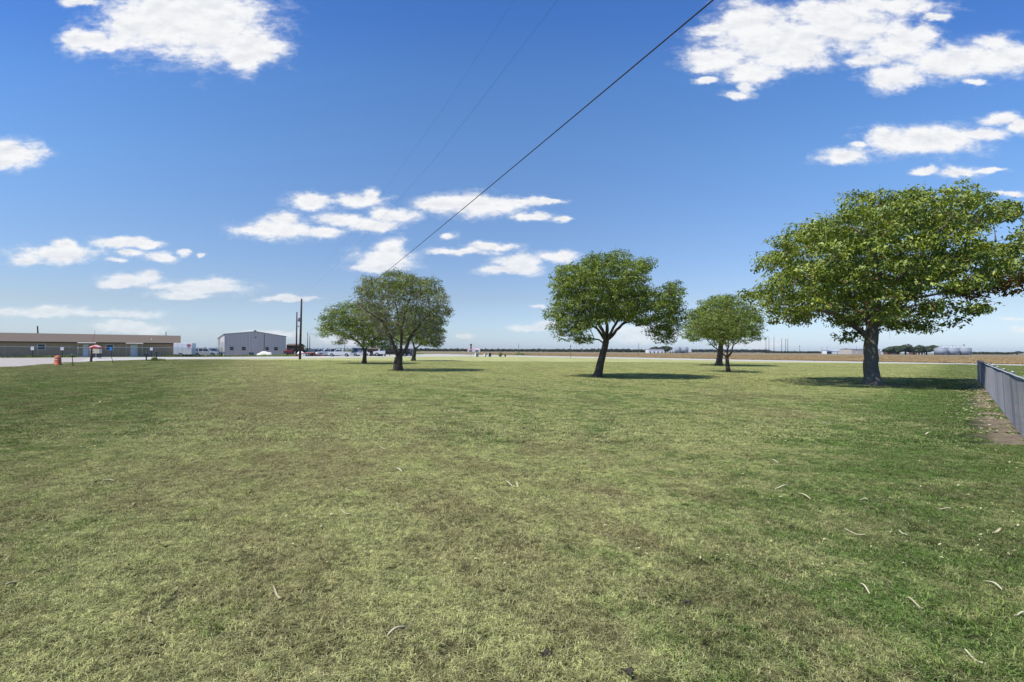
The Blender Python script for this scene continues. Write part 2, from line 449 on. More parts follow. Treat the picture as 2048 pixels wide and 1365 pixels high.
def mat_chain():
    m, b, out = new_mat('chain_link_wire')
    rnd = b.n('ShaderNodeNewGeometry').outputs['Random Per Island']
    bs = b.n('ShaderNodeBsdfPrincipled'); bs.inputs['Roughness'].default_value = .5; bs.inputs['Metallic'].default_value = .3
    b.put(bs.inputs['Base Color'], b.mix(rnd, (0.08, 0.08, 0.085), (0.33, 0.33, 0.335)))
    b.link(bs.outputs[0], out.inputs[0]); return m
M['chain'] = mat_chain()
M['galv_pale'] = pmat('galvanised_pale', (0.40, 0.42, 0.45), 0.85, metal=.05, var=.15, scale=5)
M['bin_side'] = pmat('bin_steel', (0.25, 0.28, 0.32), 0.7, metal=.1, var=.12, scale=.4, stripes=(2, 0.8, 0.03))
M['black'] = pmat('black_paint', (0.02, 0.02, 0.022), 0.5)
M['rubber'] = pmat('rubber', (0.022, 0.022, 0.022), 0.85)
M['pole_wood'] = pmat('pole_wood', (0.065, 0.042, 0.032), 0.9, var=.35, scale=4, bump=.01)
M['post_wood'] = pmat('post_wood', (0.12, 0.085, 0.06), 0.9, var=.35, scale=4)
M['wire'] = pmat('wire', (0.035, 0.030, 0.030), 0.6)
M['orange'] = pmat('orange_plastic', (0.55, 0.115, 0.035), 0.6, var=.12)
M['orange_band'] = pmat('faded_band', (0.62, 0.30, 0.22), 0.4)
M['red'] = pmat('red_paint', (0.33, 0.035, 0.035), 0.45, dirt=(0.14, 0.06, 0.04))
M['red_cloth'] = pmat('red_cloth', (0.42, 0.06, 0.06), 0.85)
M['pink_cloth'] = pmat('pink_cloth', (0.62, 0.42, 0.42), 0.85)
M['blue'] = pmat('blue_sign', (0.03, 0.22, 0.62), 0.45)
M['beige'] = pmat('beige_board', (0.50, 0.45, 0.33), 0.7)
M['car_white'] = pmat('car_white', (0.68, 0.67, 0.65), 0.25, var=.04)
M['car_silver'] = pmat('car_silver', (0.40, 0.43, 0.48), 0.25, metal=.4, var=.04)
M['car_blue'] = pmat('car_blue', (0.035, 0.075, 0.14), 0.25, var=.06)
M['car_teal'] = pmat('car_teal', (0.03, 0.10, 0.09), 0.4, var=.1)
M['car_dark'] = pmat('car_dark', (0.025, 0.028, 0.035), 0.25, var=.06)
M['lamp'] = pmat('lamp_glass', (0.7, 0.7, 0.72), 0.15)
M['tail'] = pmat('tail_lamp', (0.35, 0.02, 0.02), 0.2)
M['chrome'] = pmat('hub_metal', (0.5, 0.5, 0.52), 0.3, metal=.8)
M['cream'] = pmat('cream_tarp', (0.70, 0.66, 0.56), 0.7, var=.12, scale=2)
M['rock'] = pmat('pale_rock', (0.55, 0.52, 0.42), 0.9, var=.2, scale=4, bump=.03, bscale=6)
M['cabinet'] = pmat('cabinet_grey', (0.23, 0.25, 0.26), 0.5)
M['husk'] = pmat('husk', (0.42, 0.38, 0.23), 0.8, var=.25, scale=14)
M['husk_pale'] = pmat('husk_pale', (0.50, 0.47, 0.31), 0.8, var=.2, scale=14)
M['dry_leaf'] = pmat('dry_leaf', (0.50, 0.45, 0.25), 0.9, var=.45, scale=9)
M['clod'] = pmat('dark_soil', (0.070, 0.062, 0.044), 0.95, var=.4, scale=12, bump=.02)
M['brick_dark'] = pmat('brown_siding', (0.13, 0.085, 0.06), 0.9, dirt=(0.25, 0.18, 0.13))

def mat_road():
    m, b, out = new_mat('road_surface')
    pos = b.n('ShaderNodeNewGeometry').outputs['Position']
    n = b.noise(pos, 0.35, 6, 0.65); f = b.noise(pos, 9, 5, 0.7)
    c = b.mix(n, (0.36, 0.345, 0.305), (0.50, 0.485, 0.44))
    c = b.mix(b.mr(f, 0.55, 0.75), c, (0.31, 0.285, 0.245))
    bs = b.n('ShaderNodeBsdfPrincipled'); bs.inputs['Roughness'].default_value = .9; bs.inputs['Specular IOR Level'].default_value = 0.1; b.put(bs.inputs['Base Color'], c)
    b.link(bs.outputs[0], out.inputs[0]); return m
def mat_gravel():
    m, b, out = new_mat('gravel_surface')
    pos = b.n('ShaderNodeNewGeometry').outputs['Position']
    n = b.noise(pos, 0.4, 6, 0.65); f = b.noise(pos, 6, 5, 0.75)
    c = b.mix(n, (0.31, 0.275, 0.24), (0.45, 0.415, 0.37))
    c = b.mix(b.mr(f, 0.5, 0.72), c, (0.26, 0.20, 0.17))
    bs = b.n('ShaderNodeBsdfPrincipled'); bs.inputs['Roughness'].default_value = .95; bs.inputs['Specular IOR Level'].default_value = 0.08; b.put(bs.inputs['Base Color'], c)
    b.link(bs.outputs[0], out.inputs[0]); return m
def mat_field():
    m, b, out = new_mat('stubble_field')
    pos = b.n('ShaderNodeNewGeometry').outputs['Position']
    t = b.v('DOT_PRODUCT', pos, (0.72, 0.69, 0)); s = b.v('DOT_PRODUCT', pos, (-0.69, 0.72, 0))
    c_ = b.n('ShaderNodeCombineXYZ'); b.link(b.m('MULTIPLY', s, .12), c_.inputs[0]); b.link(t, c_.inputs[1])
    rows = b.noise(c_.outputs[0], 0.16, 5, 0.6)
    n = b.noise(pos, 0.05, 5, 0.6); f = b.noise(pos, 1.1, 6, 0.8)
    c = b.mix(n, (0.215, 0.172, 0.108), (0.310, 0.265, 0.165))
    c = b.mix(b.mr(f, 0.42, 0.62), c, (0.120, 0.090, 0.060))
    c = b.mix(b.mr(f, 0.58, 0.75), c, (0.50, 0.42, 0.27))
    c = b.mix(b.mr(rows, 0.55, 0.72, 0, .5), c, (0.13, 0.105, 0.070))
    c = b.mix(b.mr(b.noise(pos, .03, 3, .5), .55, .75, 0, .45), c, (0.18, 0.19, 0.08))
    bs = b.n('ShaderNodeBsdfPrincipled'); bs.inputs['Roughness'].default_value = .95; bs.inputs['Specular IOR Level'].default_value = 0.08; b.put(bs.inputs['Base Color'], c)
    bs.inputs['Specular IOR Level'].default_value = 0.05
    b.link(bs.outputs[0], out.inputs[0]); return m
def mat_verge():
    m, b, out = new_mat('rough_grass')
    pos = b.n('ShaderNodeNewGeometry').outputs['Position']
    n = b.noise(pos, 0.12, 5, 0.6); f = b.noise(pos, 2.5, 6, 0.75)
    c = b.mix(b.mr(n, .35, .65), (0.115, 0.150, 0.045), (0.25, 0.23, 0.12))
    c = b.mix(b.mr(f, .5, .75), c, (0.09, 0.085, 0.04))
    bs = b.n('ShaderNodeBsdfPrincipled'); bs.inputs['Roughness'].default_value = .95; bs.inputs['Specular IOR Level'].default_value = 0.08; b.put(bs.inputs['Base Color'], c)
    b.link(bs.outputs[0], out.inputs[0]); return m
M['road'], M['gravel'], M['field'], M['verge'] = mat_road(), mat_gravel(), mat_field(), mat_verge()

# ------------------------------------------------------------------ the ground and its sheets
def sheet(name, pts, z, m, kind='structure'):
    me = bpy.data.meshes.new(name)
    import bmesh
    bm = bmesh.new()
    vs = [bm.verts.new((p[0], p[1], z)) for p in pts]
    f = bm.faces.new(vs); f.normal_update()
    if f.normal.z < 0: f.normal_flip()
    bmesh.ops.triangulate(bm, faces=bm.faces[:])
    bm.to_mesh(me); bm.free()
    me.materials.append(m)
    o = bpy.data.objects.new(name, me); COL.objects.link(o)
    return tag(o, kind=kind)
S = 5000
sheet('ground', [(-S, -S), (S, -S), (S, S), (-S, S)], -0.012, M['verge'])
g2 = lambda L: [G(*p) for p in L]
near_edge_l = [(-260, 772), (0, 736), (60, 733), (100, 730.5), (150, 726), (190, 723), (240, 721.6), (350, 718.8), (470, 718.2), (600, 717.4), (760, 715), (900, 713.2), (955, 713)]
near_edge_r = [(1010, 713.4), (1100, 715), (1180, 716.6), (1300, 718.6), (1500, 722.9), (1800, 727.3), (2048, 731.6), (2500, 740)]
far_edge_r = [(2500, 737.5), (2048, 729.7), (1800, 725), (1500, 720), (1300, 716), (1180, 713.9), (1010, 711), (945, 710)]
far_edge_l = [(880, 708.6), (760, 710.4), (600, 713.4), (470, 714.2), (350, 714.6), (180, 715.4), (0, 716.6), (-260, 721)]
lawn_pts = [Vector((-60, -25, 0)), Vector((45, -25, 0))] + [Vector((95, 50, 0))] + g2(near_edge_r[::-1]) + g2(near_edge_l[::-1])
lawn_pts = [Vector((-75, -25, 0)), Vector((110, -25, 0))] + g2(near_edge_r[::-1]) + g2(near_edge_l[::-1])
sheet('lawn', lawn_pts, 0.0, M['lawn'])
sheet('road', g2(near_edge_l[4:] + near_edge_r + far_edge_r + far_edge_l[:6]), 0.004, M['road'])
sheet('gravel_lot', g2(near_edge_l[:5] + far_edge_l[5:]), 0.008, M['gravel'])
fe = g2([(2500, 737.0), (2048, 729.3), (1800, 724.6), (1500, 719.6), (1300, 715.6), (1180, 713.5), (1010, 710.6), (945, 709.6)])
sheet('field', fe + [Vector((-60, 330, 0)), Vector((-900, 4900, 0)), Vector((4900, 4900, 0)), Vector((3500, 300, 0))], -0.004, M['field'])

# ------------------------------------------------------------------ scattered ground cover through geometry nodes
def scatter(name, pts, sources, smin=0.85, smax=1.2, spin=True):
    """pts: (n,3); sources: unlinked objects. One object whose modifier places the sources."""
    me = bpy.data.meshes.new(name)
    me.vertices.add(len(pts)); me.vertices.foreach_set('co', np.ascontiguousarray(pts, dtype=np.float32).ravel())
    me.update()
    o = bpy.data.objects.new(name, me); COL.objects.link(o)
    cl = bpy.data.collections.new(name + '_sources')
    for s in sources: cl.objects.link(s)
    ng = bpy.data.node_groups.new(name + '_nodes', 'GeometryNodeTree')
    ng.interface.new_socket('Geometry', in_out='INPUT', socket_type='NodeSocketGeometry')
    ng.interface.new_socket('Geometry', in_out='OUTPUT', socket_type='NodeSocketGeometry')
    N = ng.nodes
    gi, go = N.new('NodeGroupInput'), N.new('NodeGroupOutput')
    ci = N.new('GeometryNodeCollectionInfo'); ci.inputs['Collection'].default_value = cl
    ci.inputs['Separate Children'].default_value = True; ci.inputs['Reset Children'].default_value = True
    ip = N.new('GeometryNodeInstanceOnPoints'); ip.inputs['Pick Instance'].default_value = True
    rv = N.new('FunctionNodeRandomValue'); rv.data_type = 'FLOAT_VECTOR'
    rv.inputs[0].default_value = (0, 0, 0); rv.inputs[1].default_value = (0, 0, 6.283 if spin else 0)
    rs = N.new('FunctionNodeRandomValue'); rs.data_type = 'FLOAT'; rs.inputs[2].default_value = smin; rs.inputs[3].default_value = smax
    rs.inputs['Seed'].default_value = 5
    ng.links.new(gi.outputs[0], ip.inputs['Points']); ng.links.new(ci.outputs[0], ip.inputs['Instance'])
    ng.links.new(rv.outputs[0], ip.inputs['Rotation']); ng.links.new(rs.outputs[1], ip.inputs['Scale'])
    ng.links.new(ip.outputs[0], go.inputs[0])
    md = o.modifiers.new('scatter', 'NODES'); md.node_group = ng
    return o
def blades(name, size, n, h0, h1, wid, lean, m, rng, clump=0.0):
    """a square of bent grass blades"""
    x = rng.uniform(-size/2, size/2, n); y = rng.uniform(-size/2, size/2, n)
    if clump:
        k = max(1, n // 14); cx = rng.uniform(-size/2, size/2, k); cy = rng.uniform(-size/2, size/2, k)
        idx = rng.integers(0, k, n); x = cx[idx] + rng.normal(0, clump, n); y = cy[idx] + rng.normal(0, clump, n)
    h = rng.uniform(h0, h1, n); a = rng.uniform(0, 2*np.pi, n); le = np.clip(rng.normal(lean, lean*.45, n), 0.05, 2.6)
    wv = wid * rng.uniform(.6, 1.3, n)
    dx, dy = np.cos(a), np.sin(a); sx_, sy_ = -dy*wv/2, dx*wv/2
    b0 = np.stack([x - sx_, y - sy_, np.full(n, -0.004)], 1); b1 = np.stack([x + sx_, y + sy_, np.full(n, -0.004)], 1)
    mz = h*.62; mx = x + dx*h*le*.38; my = y + dy*h*le*.38
    tw = rng.uniform(-.6, .6, n)
    m0 = np.stack([mx - sx_*.8, my - sy_*.8, mz], 1); m1 = np.stack([mx + sx_*.8, my + sy_*.8, mz], 1)
    tx = mx + np.cos(a+tw)*h*le*.75; ty = my + np.sin(a+tw)*h*le*.75
    tp = np.stack([tx, ty, mz + h*(.38 - .25*np.minimum(le, 2.4))], 1); tp[:, 2] = np.maximum(tp[:, 2], 0.004)
    V = np.stack([b0, b1, m0, m1, tp], 1).reshape(-1, 3)
    i = np.arange(n)[:, None] * 5
    T = np.concatenate([i + np.array([[0, 1, 3]]), i + np.array([[0, 3, 2]]), i + np.array([[2, 3, 4]])], 1).reshape(-1, 3)
    return np_obj(name, V, T, m, link=False)
def grid_pts(y0, y1, step, cond, rng, z=0.0):
    out = []
    ys = np.arange(y0, y1, step)
    for yy in ys:
        xm = 1.10 * yy + 2.0
        xs = np.arange(-xm, xm, step)
        for xx in xs:
            px, py = xx + rng.uniform(-.25, .25)*step, yy + rng.uniform(-.25, .25)*step
            if cond(px, py): out.append((px, py, z))
    return np.array(out)
def fence_side(x, y): return (x - 11.15) * 0.754 - (y - 11.35) * 0.656    # >0: beyond the fence (right)
TREE_BARE = [(G(1743, 770) + Vector((.4, .1, 0)), 1.7)]
def cond_near(x, y):
    d = abs(fence_side(x, y))
    if 9.2 < y < 34 and d < .85 + 0.18*math.sin(x*2.1) + 0.12*math.sin(x*5.3): return False
    for p, r in TREE_BARE:
        if (x - p.x)**2 + (y - p.y)**2 < r*r: return False
    return True
near_l = [G(*p) for p in near_edge_l]; near_r = [G(*p) for p in near_edge_r]
edge = sorted([(p.x / p.y, p.y) for p in near_l + near_r])
eu = np.array([e[0] for e in edge]); ey = np.array([e[1] for e in edge])
def on_lawn(x, y): return y < np.interp(x / y, eu, ey) - 0.5
r1 = np.random.default_rng(11)
src_near = [blades('grass_patch_near', .80, 6200, .013, .036, .0040, 1.35, M['blade'], r1, .010) for _ in range(5)]
src_mid = [blades('grass_patch_mid', 1.5, 7000, .016, .040, .0075, 1.1, M['blade'], r1, .018) for _ in range(4)]
src_far = [blades('grass_patch_far', 2.9, 7500, .022, .052, .018, 1.0, M['blade'], r1, .03) for _ in range(4)]
tag(scatter('grass', grid_pts(1.5, 9.5, .5, cond_near, r1), src_near), kind='stuff')
tag(scatter('grass', grid_pts(9.5, 27, 1.0, cond_near, r1), src_mid), kind='stuff')
tag(scatter('grass', grid_pts(27, 80, 2.0, lambda x, y: on_lawn(x, y) and cond_near(x, y), r1), src_far), kind='stuff')

# taller weeds along the fences and the far side of the road
src_weed = [blades('weed_patch', 1.6, 420, .12, .42, .035, .5, M['weed'], r1, .07) for _ in range(3)]
wp = []
def along(pix, spacing, spread, off=0.0):
    P_ = [G(*p) for p in pix]
    for a, b_ in zip(P_[:-1], P_[1:]):
        L = (b_ - a).length; n = max(1, int(L / spacing))
        d = (b_ - a).normalized(); nn_ = Vector((-d.y, d.x, 0))
        for k in range(n):
            p = a + (b_ - a) * ((k + r1.uniform(0, 1)) / n) + nn_ * (r1.normal(0, spread) + off)
            wp.append((p.x, p.y, -0.01))
along([(330, 714.0), (440, 713.8), (600, 712.8), (720, 710.6), (850, 708.6)], .7, .8, 2.0)
along([(575, 712.6), (700, 710.6), (800, 709.2)], .5, 1.6, 5.0)
along([(1000, 709.8), (1060, 710.6)], .6, 1.6, 2.0)
along([(300, 722.2), (316, 722.0)], .25, .5)
along([(0, 715.6), (150, 714.9)], .8, .4)
tag(scatter('roadside_weeds', np.array(wp), src_weed, .6, 1.4), kind='stuff')
# corn stubble near the road
src_st = [blades('stubble_patch', 2.2, 90, .10, .30, .05, .9, M['stubble'], r1, .12) for _ in range(3)]
sp_ = []
fl = [G(*p) for p in far_edge_r]
feu = np.array(sorted([(p.x / p.y, p.y) for p in fl])); 
for _ in range(9000):
    u_ = r1.uniform(-0.06, 1.05); y0_ = np.interp(u_, feu[:, 0], feu[:, 1]) + .8
    yy = y0_ + 170 * r1.uniform(0, 1)**1.6
    sp_.append((u_ * yy, yy, -0.004))
tag(scatter('corn_stubble', np.array(sp_), src_st, .7, 1.4), kind='stuff')

# longer tufts in the lawn, thickest at the foot of the fence
src_tuft = [blades('grass_tuft', .26, 90, .022, .060, .0048, 1.1, M['weed'], r1, .035) for _ in range(4)]
tp_ = []
while len(tp_) < 260:
    y = 2.4 + 24*r1.uniform(0, 1)**1.3; x = r1.uniform(-1.05*y, 1.05*y); fs = fence_side(x, y)
    if fs > -.05 or r1.uniform() > (.10 + .9*math.exp(fs*.9)): continue
    tp_.append((x, y, 0))
for _ in range(50):
    y = r1.uniform(10.5, 33); tp_.append((11.15 + (y - 11.35)*.87 - abs(r1.normal(0, .10)), y, 0))
tag(scatter('grass_tufts', np.array(tp_), src_tuft, .6, 1.3), kind='stuff')

# pale flecks of fallen leaf and husk strewn over the grass
def flakes(n, rng):
    V, T = [], []
    out = []
    k = 0
    while k < n:
        y = 4 + 56 * rng.uniform(0, 1)**1.2; x = rng.uniform(-1.05*y, 1.05*y)
        if not on_lawn(x, y): continue
        s = fence_side(x, y)
        if s > -0.2: continue
        if rng.uniform() > .45 + .55*(abs(s) < 1.6) + .3*(x > 8): continue
        out.append((x, y)); k += 1
    for _ in range(1000):                        # thicker litter in the dirt by the fence
        t = rng.uniform(0, 1)**.8; yy = 10.5 + 22*t; xx = 11.15 + (yy - 11.35)*.87 - abs(rng.normal(0, .75)) - .05
        out.append((xx, yy))
    n_lawn = k
    pa_ = G(1743, 770)
    for _ in range(420):
        out.append((pa_.x + rng.normal(.4, 1.6), pa_.y + rng.normal(0, 1.6)))
    for i_, (x, y) in enumerate(out):
        L = rng.uniform(.006, .020) * (1.0 + y/22) * (2.0 if i_ >= n_lawn else 1.0); wd = L * rng.uniform(.25, .6); a = rng.uniform(0, 6.28)
        c, s_ = math.cos(a), math.sin(a); z = .035 + rng.uniform(0, .012); b0 = len(V)
        for (lx, ly, lz) in ((-L, 0, 0), (0, wd, .012), (L, 0, .018*rng.uniform(0, 1)), (0, -wd, .008)):
            V.append((x + lx*c - ly*s_, y + lx*s_ + ly*c, z + lz))
        T.append((b0, b0+1, b0+2, b0+3))
    return np.array(V), np.array(T)
V_, T_ = flakes(1500, r1)
tag(np_obj('leaf_litter', V_, T_, M['dry_leaf']), kind='stuff')

# ------------------------------------------------------------------ trees
def unit(v): return v / (np.linalg.norm(v, axis=-1, keepdims=True) + 1e-9)
def leaves_mesh(C, Nrm, size, rng, droop=.3, aspect=.55):
    n = len(C)
    a = unit(rng.normal(0, 1, (n, 3)) + np.array([0, 0, -droop]))
    nr = unit(Nrm)
    a = unit(a - nr * np.sum(a*nr, 1, keepdims=True))
    s = np.cross(nr, a)
    L = size * (.5 + rng.uniform(0, 1, n)**1.6)[:, None]; Wd = L * aspect
    fold = nr * (Wd * .35)
    base, tip = C - a*L*.5, C + a*L*.5 - np.array([0, 0, 1.0]) * L * .12
    l, r_ = C + s*Wd*.5 + fold, C - s*Wd*.5 + fold
    V = np.stack([base, l, tip, r_], 1).reshape(-1, 3)
    i = np.arange(n)[:, None] * 4
    T = np.concatenate([i + np.array([[0, 2, 1]]), i + np.array([[0, 3, 2]])], 1).reshape(-1, 3)
    return V, T
def tube_np(chains, sides):
    """chains: list of (points (k,3), radii (k,)) -> V, quads"""
    Vs, Ts, off = [], [], 0
    ang = np.arange(sides) * 2*np.pi/sides
    for pts, rad in chains:
        k = len(pts)
        t = np.gradient(pts, axis=0) if k > 2 else np.repeat(pts[1:] - pts[:1], k, 0)
        t = unit(t)
        ax_ = int(np.argmin(np.abs(t[:, :2]).max(0))) if np.abs(t[:, 2]).max() > .5 else 2
        ref = np.zeros((k, 3)); ref[:, ax_] = 1.0
        a = unit(np.cross(t, ref)); c = np.cross(t, a)
        ring = pts[:, None, :] + rad[:, None, None]*(a[:, None, :]*np.cos(ang)[None, :, None] + c[:, None, :]*np.sin(ang)[None, :, None])
        Vs.append(ring.reshape(-1, 3))
        i = np.arange(k-1)[:, None]*sides; j = np.arange(sides)[None, :]; j2 = (j+1) % sides
        q = np.stack([i+j, i+j2, i+sides+j2, i+sides+j], -1).reshape(-1, 4) + off
        Ts.append(q); off += k*sides
    return np.concatenate(Vs), np.concatenate(Ts)

def build_tree(name, label, base_px, limbs, blobs, holes, depth, bark, leaf, seed, dmin=.7, crad=.55, per=90,
               lsize=.12, twigs=4, tip_r=.010, tilt_up=1.0, flare=1.5, brown=None, group=None, sparse=None, twig_r=.006, Y=None, droop=.3, thin=None, spray=5):
    rng = np.random.default_rng(seed)
    B = G(*base_px); Y0 = B.y
    def P3(px, py, dy=0.0):
        p = W(px, py, Y0); return np.array([p.x - B.x, p.y - B.y + dy, p.z])
    # skeleton of trunk and limbs
    pos, par, rad, fixed = [np.zeros(3)], [-1], [limbs[0][2]*flare], [True]
    def add_path(pts, r0, r1_, start):
        prev = start
        P_ = [pos[start]] + pts
        tot = sum(np.linalg.norm(b - a) for a, b in zip(P_[:-1], P_[1:])); run = 0
        for a, b in zip(P_[:-1], P_[1:]):
            L = np.linalg.norm(b - a); n = max(1, int(L/.28))
            for k in range(1, n+1):
                q = a + (b-a)*k/n + rng.normal(0, .018, 3)*min(1, L)
                run += L/n
                pos.append(q); par.append(prev); rad.append(r0 + (r1_-r0)*run/tot); fixed.append(True); prev = len(pos)-1
        return prev
    for li, (start, pts, r0, r1_) in enumerate(limbs):
        P_ = [P3(*p) for p in pts]
        if li == 0: s = 0
        else:
            ap = P3(*start); s = int(np.argmin([np.linalg.norm(q-ap) for q in pos]))
        add_path(P_, r0, r1_, s)
    if flare > 1:
        for k in range(1, len(pos)):
            z = pos[k][2]
            if z < .5 and fixed[k]: rad[k] *= 1 + (flare-1)*(1 - z/.5)**2
    # clump centres inside the blobs
    bl = [(P3(x, y), rx*Y0/F, ry*Y0/F) for x, y, rx, ry in blobs]
    hl = [(P3(x, y), rx*Y0/F, ry*Y0/F) for x, y, rx, ry in holes]
    area = np.array([rx*ry for _, rx, ry in bl]); area /= area.sum()
    x0 = min(c[0]-rx for c, rx, ry in bl); x1 = max(c[0]+rx for c, rx, ry in bl)
    z0 = min(c[2]-ry for c, rx, ry in bl); z1 = max(c[2]+ry for c, rx, ry in bl)
    cx, cz, Rx, Rz = (x0+x1)/2, (z0+z1)/2, (x1-x0)/2, (z1-z0)/2
    C = np.zeros((0, 3)); tries = 0
    while tries < 9000:
        tries += 1
        k = rng.choice(len(bl), p=area); c, rx, ry = bl[k]
        a, r_ = rng.uniform(0, 6.283), math.sqrt(rng.uniform(0, 1))
        X, Z = c[0] + max(rx-crad*.7, .15)*r_*math.cos(a), c[2] + max(ry-crad*.45, .12)*r_*math.sin(a)
        if any(((X-h[0][0])/h[1])**2 + ((Z-h[0][2])/h[2])**2 < 1 for h in hl): continue
        e = 1 - ((X-cx)/(Rx*1.02))**2 - ((Z-cz)/(Rz*1.25))**2
        D = max(.5, depth*math.sqrt(max(e, 0.02)))
        dy = rng.uniform(-1, 1); dy = math.copysign(abs(dy)**.75, dy)*D
        q = np.array([X, dy, Z])
        # keep the silhouette: nearer clumps look larger, so pull them in a little
        qw = Vector((q[0]+B.x, q[1]+B.y, q[2]-CAMZ)); dq = qw.dot(_f)
        qx, qy = 1024 + F*qw.dot(_r)/dq, 682.5 - F*qw.dot(_u)/dq
        cr_px = crad*F/dq
        if not any(((qx-x)/max(rx-cr_px*.6, 4))**2 + ((qy-y)/max(ry-cr_px*.4, 3))**2 < 1 for x, y, rx, ry in blobs): continue
        if any(((qx-x)/rx)**2 + ((qy-y)/ry)**2 < 1 for x, y, rx, ry in holes): continue
        if len(C) and np.min(np.sum((C-q)**2*np.array([1, 1, 1.5]), 1)) < dmin*dmin: continue
        C = np.vstack([C, q])
    # connect the clumps to the skeleton
    root = pos[len([1 for i in range(1)])]
    plen = [0.0]
    for i in range(1, len(pos)): plen.append(plen[par[i]] + np.linalg.norm(pos[i]-pos[par[i]]))
    lowest = np.array([p[2] for p in pos])
    order = np.argsort(np.linalg.norm(C - np.array(P3(*limbs[0][1][-1])), axis=1))
    ends = []
    for ci in order:
        c = C[ci]
        PA = np.array(pos); PL = np.array(plen)
        d = np.linalg.norm(PA - c, axis=1)
        vertical = np.maximum(0, PA[:, 2] - c[2])
        cost = d + .30*PL + .55*vertical + (PA[:, 2] < limbs_min(PA, limbs, P3))*50
        s = int(np.argmin(cost)); p0 = PA[s]
        L = d[s]; n = max(2, int(L/.30)); prev = s
        side = rng.normal(0, 1, 3)*.10*L; side[2] = abs(side[2])*.6 + .06*L
        for k in range(1, n+1):
            t = k/n
            q = p0 + (c-p0)*t + side*math.sin(math.pi*t) + rng.normal(0, .02, 3)
            pos.append(q); par.append(prev); rad.append(tip_r); fixed.append(False); plen.append(plen[prev]+L/n); prev = len(pos)-1
        ends.append(prev)
    n = len(pos); acc = np.zeros(n)
    kids = [[] for _ in range(n)]
    for i in range(1, n): kids[par[i]].append(i)
    for i in range(n-1, 0, -1):
        if not fixed[i]:
            if acc[i] == 0: acc[i] = tip_r**2.2
            rad[i] = min(acc[i]**(1/2.2), .11 if Y0 < 60 else .13)
            if not fixed[par[i]]: acc[par[i]] += acc[i]
    pos = np.array(pos); rad = np.array(rad)
    chains = []
    used = np.zeros(n, bool)
    stack = [(0, None)]
    while stack:
        i, pre = stack.pop()
        ch = [] if pre is None else [pre]
        cur_ = i
        while True:
            ch.append(cur_)
            ks = kids[cur_]
            if not ks: break
            ks = sorted(ks, key=lambda k: -rad[k])
            for k in ks[1:]: stack.append((k, cur_))
            cur_ = ks[0]
        if len(ch) > 1:
            rr = rad[ch].copy()
            if pre is not None: rr[0] = rr[1]
            chains.append((pos[ch], rr))
    big = [c for c in chains if c[1].max() > .05]; small = [c for c in chains if c[1].max() <= .05]
    V1, Q1 = tube_np(big, 10)
    # rough bark outline on the thick parts
    V1 = V1 + rng.normal(0, .006, V1.shape)
    V2, Q2 = tube_np(small, 5) if small else (np.zeros((0, 3)), np.zeros((0, 4), int))
    # twigs
    tw = []
    E = pos[ends]
    keep = np.ones(len(E), bool)
    for e in E:
        for _ in range(twigs):
            d = unit(rng.normal(0, 1, 3) + np.array([0, 0, .45]) + unit(e - np.array([0, 0, cz*.7]))*.7)
            L = crad*rng.uniform(.6, 1.2)
            b_ = d + rng.normal(0, .35, 3)
            pts = np.array([e, e + d*L*.5, e + (d+b_)*.5*L + np.array([0, 0, -.05])])
            tw.append((pts, np.array([twig_r*1.6, twig_r*1.1, twig_r*.6])))
    V3, Q3 = tube_np(tw, 3) if tw else (np.zeros((0, 3)), np.zeros((0, 4), int))
    V = np.concatenate([V1, V2, V3]); Q = np.concatenate([Q1, Q2+len(V1), Q3+len(V1)+len(V2)])
    t = empty(name, (B.x, B.y, 0), 0, label, 'tree', group)
    tr = np_obj('trunk', V, Q.astype(int), bark, t)
    if thin is not None:
        tr.data.materials.append(thin)
        mi_ = np.zeros(len(Q), dtype=np.int32); mi_[len(Q1):] = 1
        tr.data.polygons.foreach_set('material_index', mi_)
    tr.data.polygons.foreach_set('use_smooth', np.ones(len(tr.data.polygons), bool))
    # leaves
    LC, LN, BR = [], [], []
    for e in E:
        k = int(per*rng.uniform(.55, 1.35))
        if sparse is not None: k = int(k*sparse(e, rng))
        if k < 1: continue
        cr = crad*rng.uniform(.75, 1.35)
        d = unit(rng.normal(0, 1, (k, 3))); rr = rng.uniform(.25, 1, (k, 1))**.55
        p = d*rr*cr*np.array([1.2, 1.2, .58])*rng.uniform(.8, 1.2, (1, 3)) + e
        p[:, 2] -= .25*(d[:, 0]**2 + d[:, 1]**2)*rr[:, 0]**2*cr*.8
        nrm_ = d*.60 + np.array([0, 0, .70*tilt_up]) + rng.normal(0, .50, (k, 3))
        m5 = max(1, k//spray); idx_ = rng.integers(0, m5, k)      # leaves sit in sprays that share a facing
        p = p[idx_] + rng.normal(0, lsize*.75, (k, 3))*np.array([1, 1, .55]); nrm_ = nrm_[idx_] + rng.normal(0, .22, (k, 3))
        LC.append(p); LN.append(nrm_)
        bv = 0.0
        if brown is not None: bv = brown(e, rng)
        BR.append(np.clip((rng.uniform(0, 1, k) < bv).astype(float), 0, 1))
    LC, LN, BR = np.concatenate(LC), np.concatenate(LN), np.concatenate(BR)
    Vl, Tl = leaves_mesh(LC, LN, lsize, rng, droop)
    cr_ = np_obj('crown', Vl, Tl, leaf, t)
    at = cr_.data.attributes.new('brown', 'FLOAT', 'POINT')
    at.data.foreach_set('value', np.repeat(BR, 4).astype(np.float32))
    print(name, label[:30], 'clumps', len(E), 'leaves', len(LC))
    return t
def limbs_min(PA, limbs, P3):
    return P3(*limbs[0][1][-1])[2] * .82

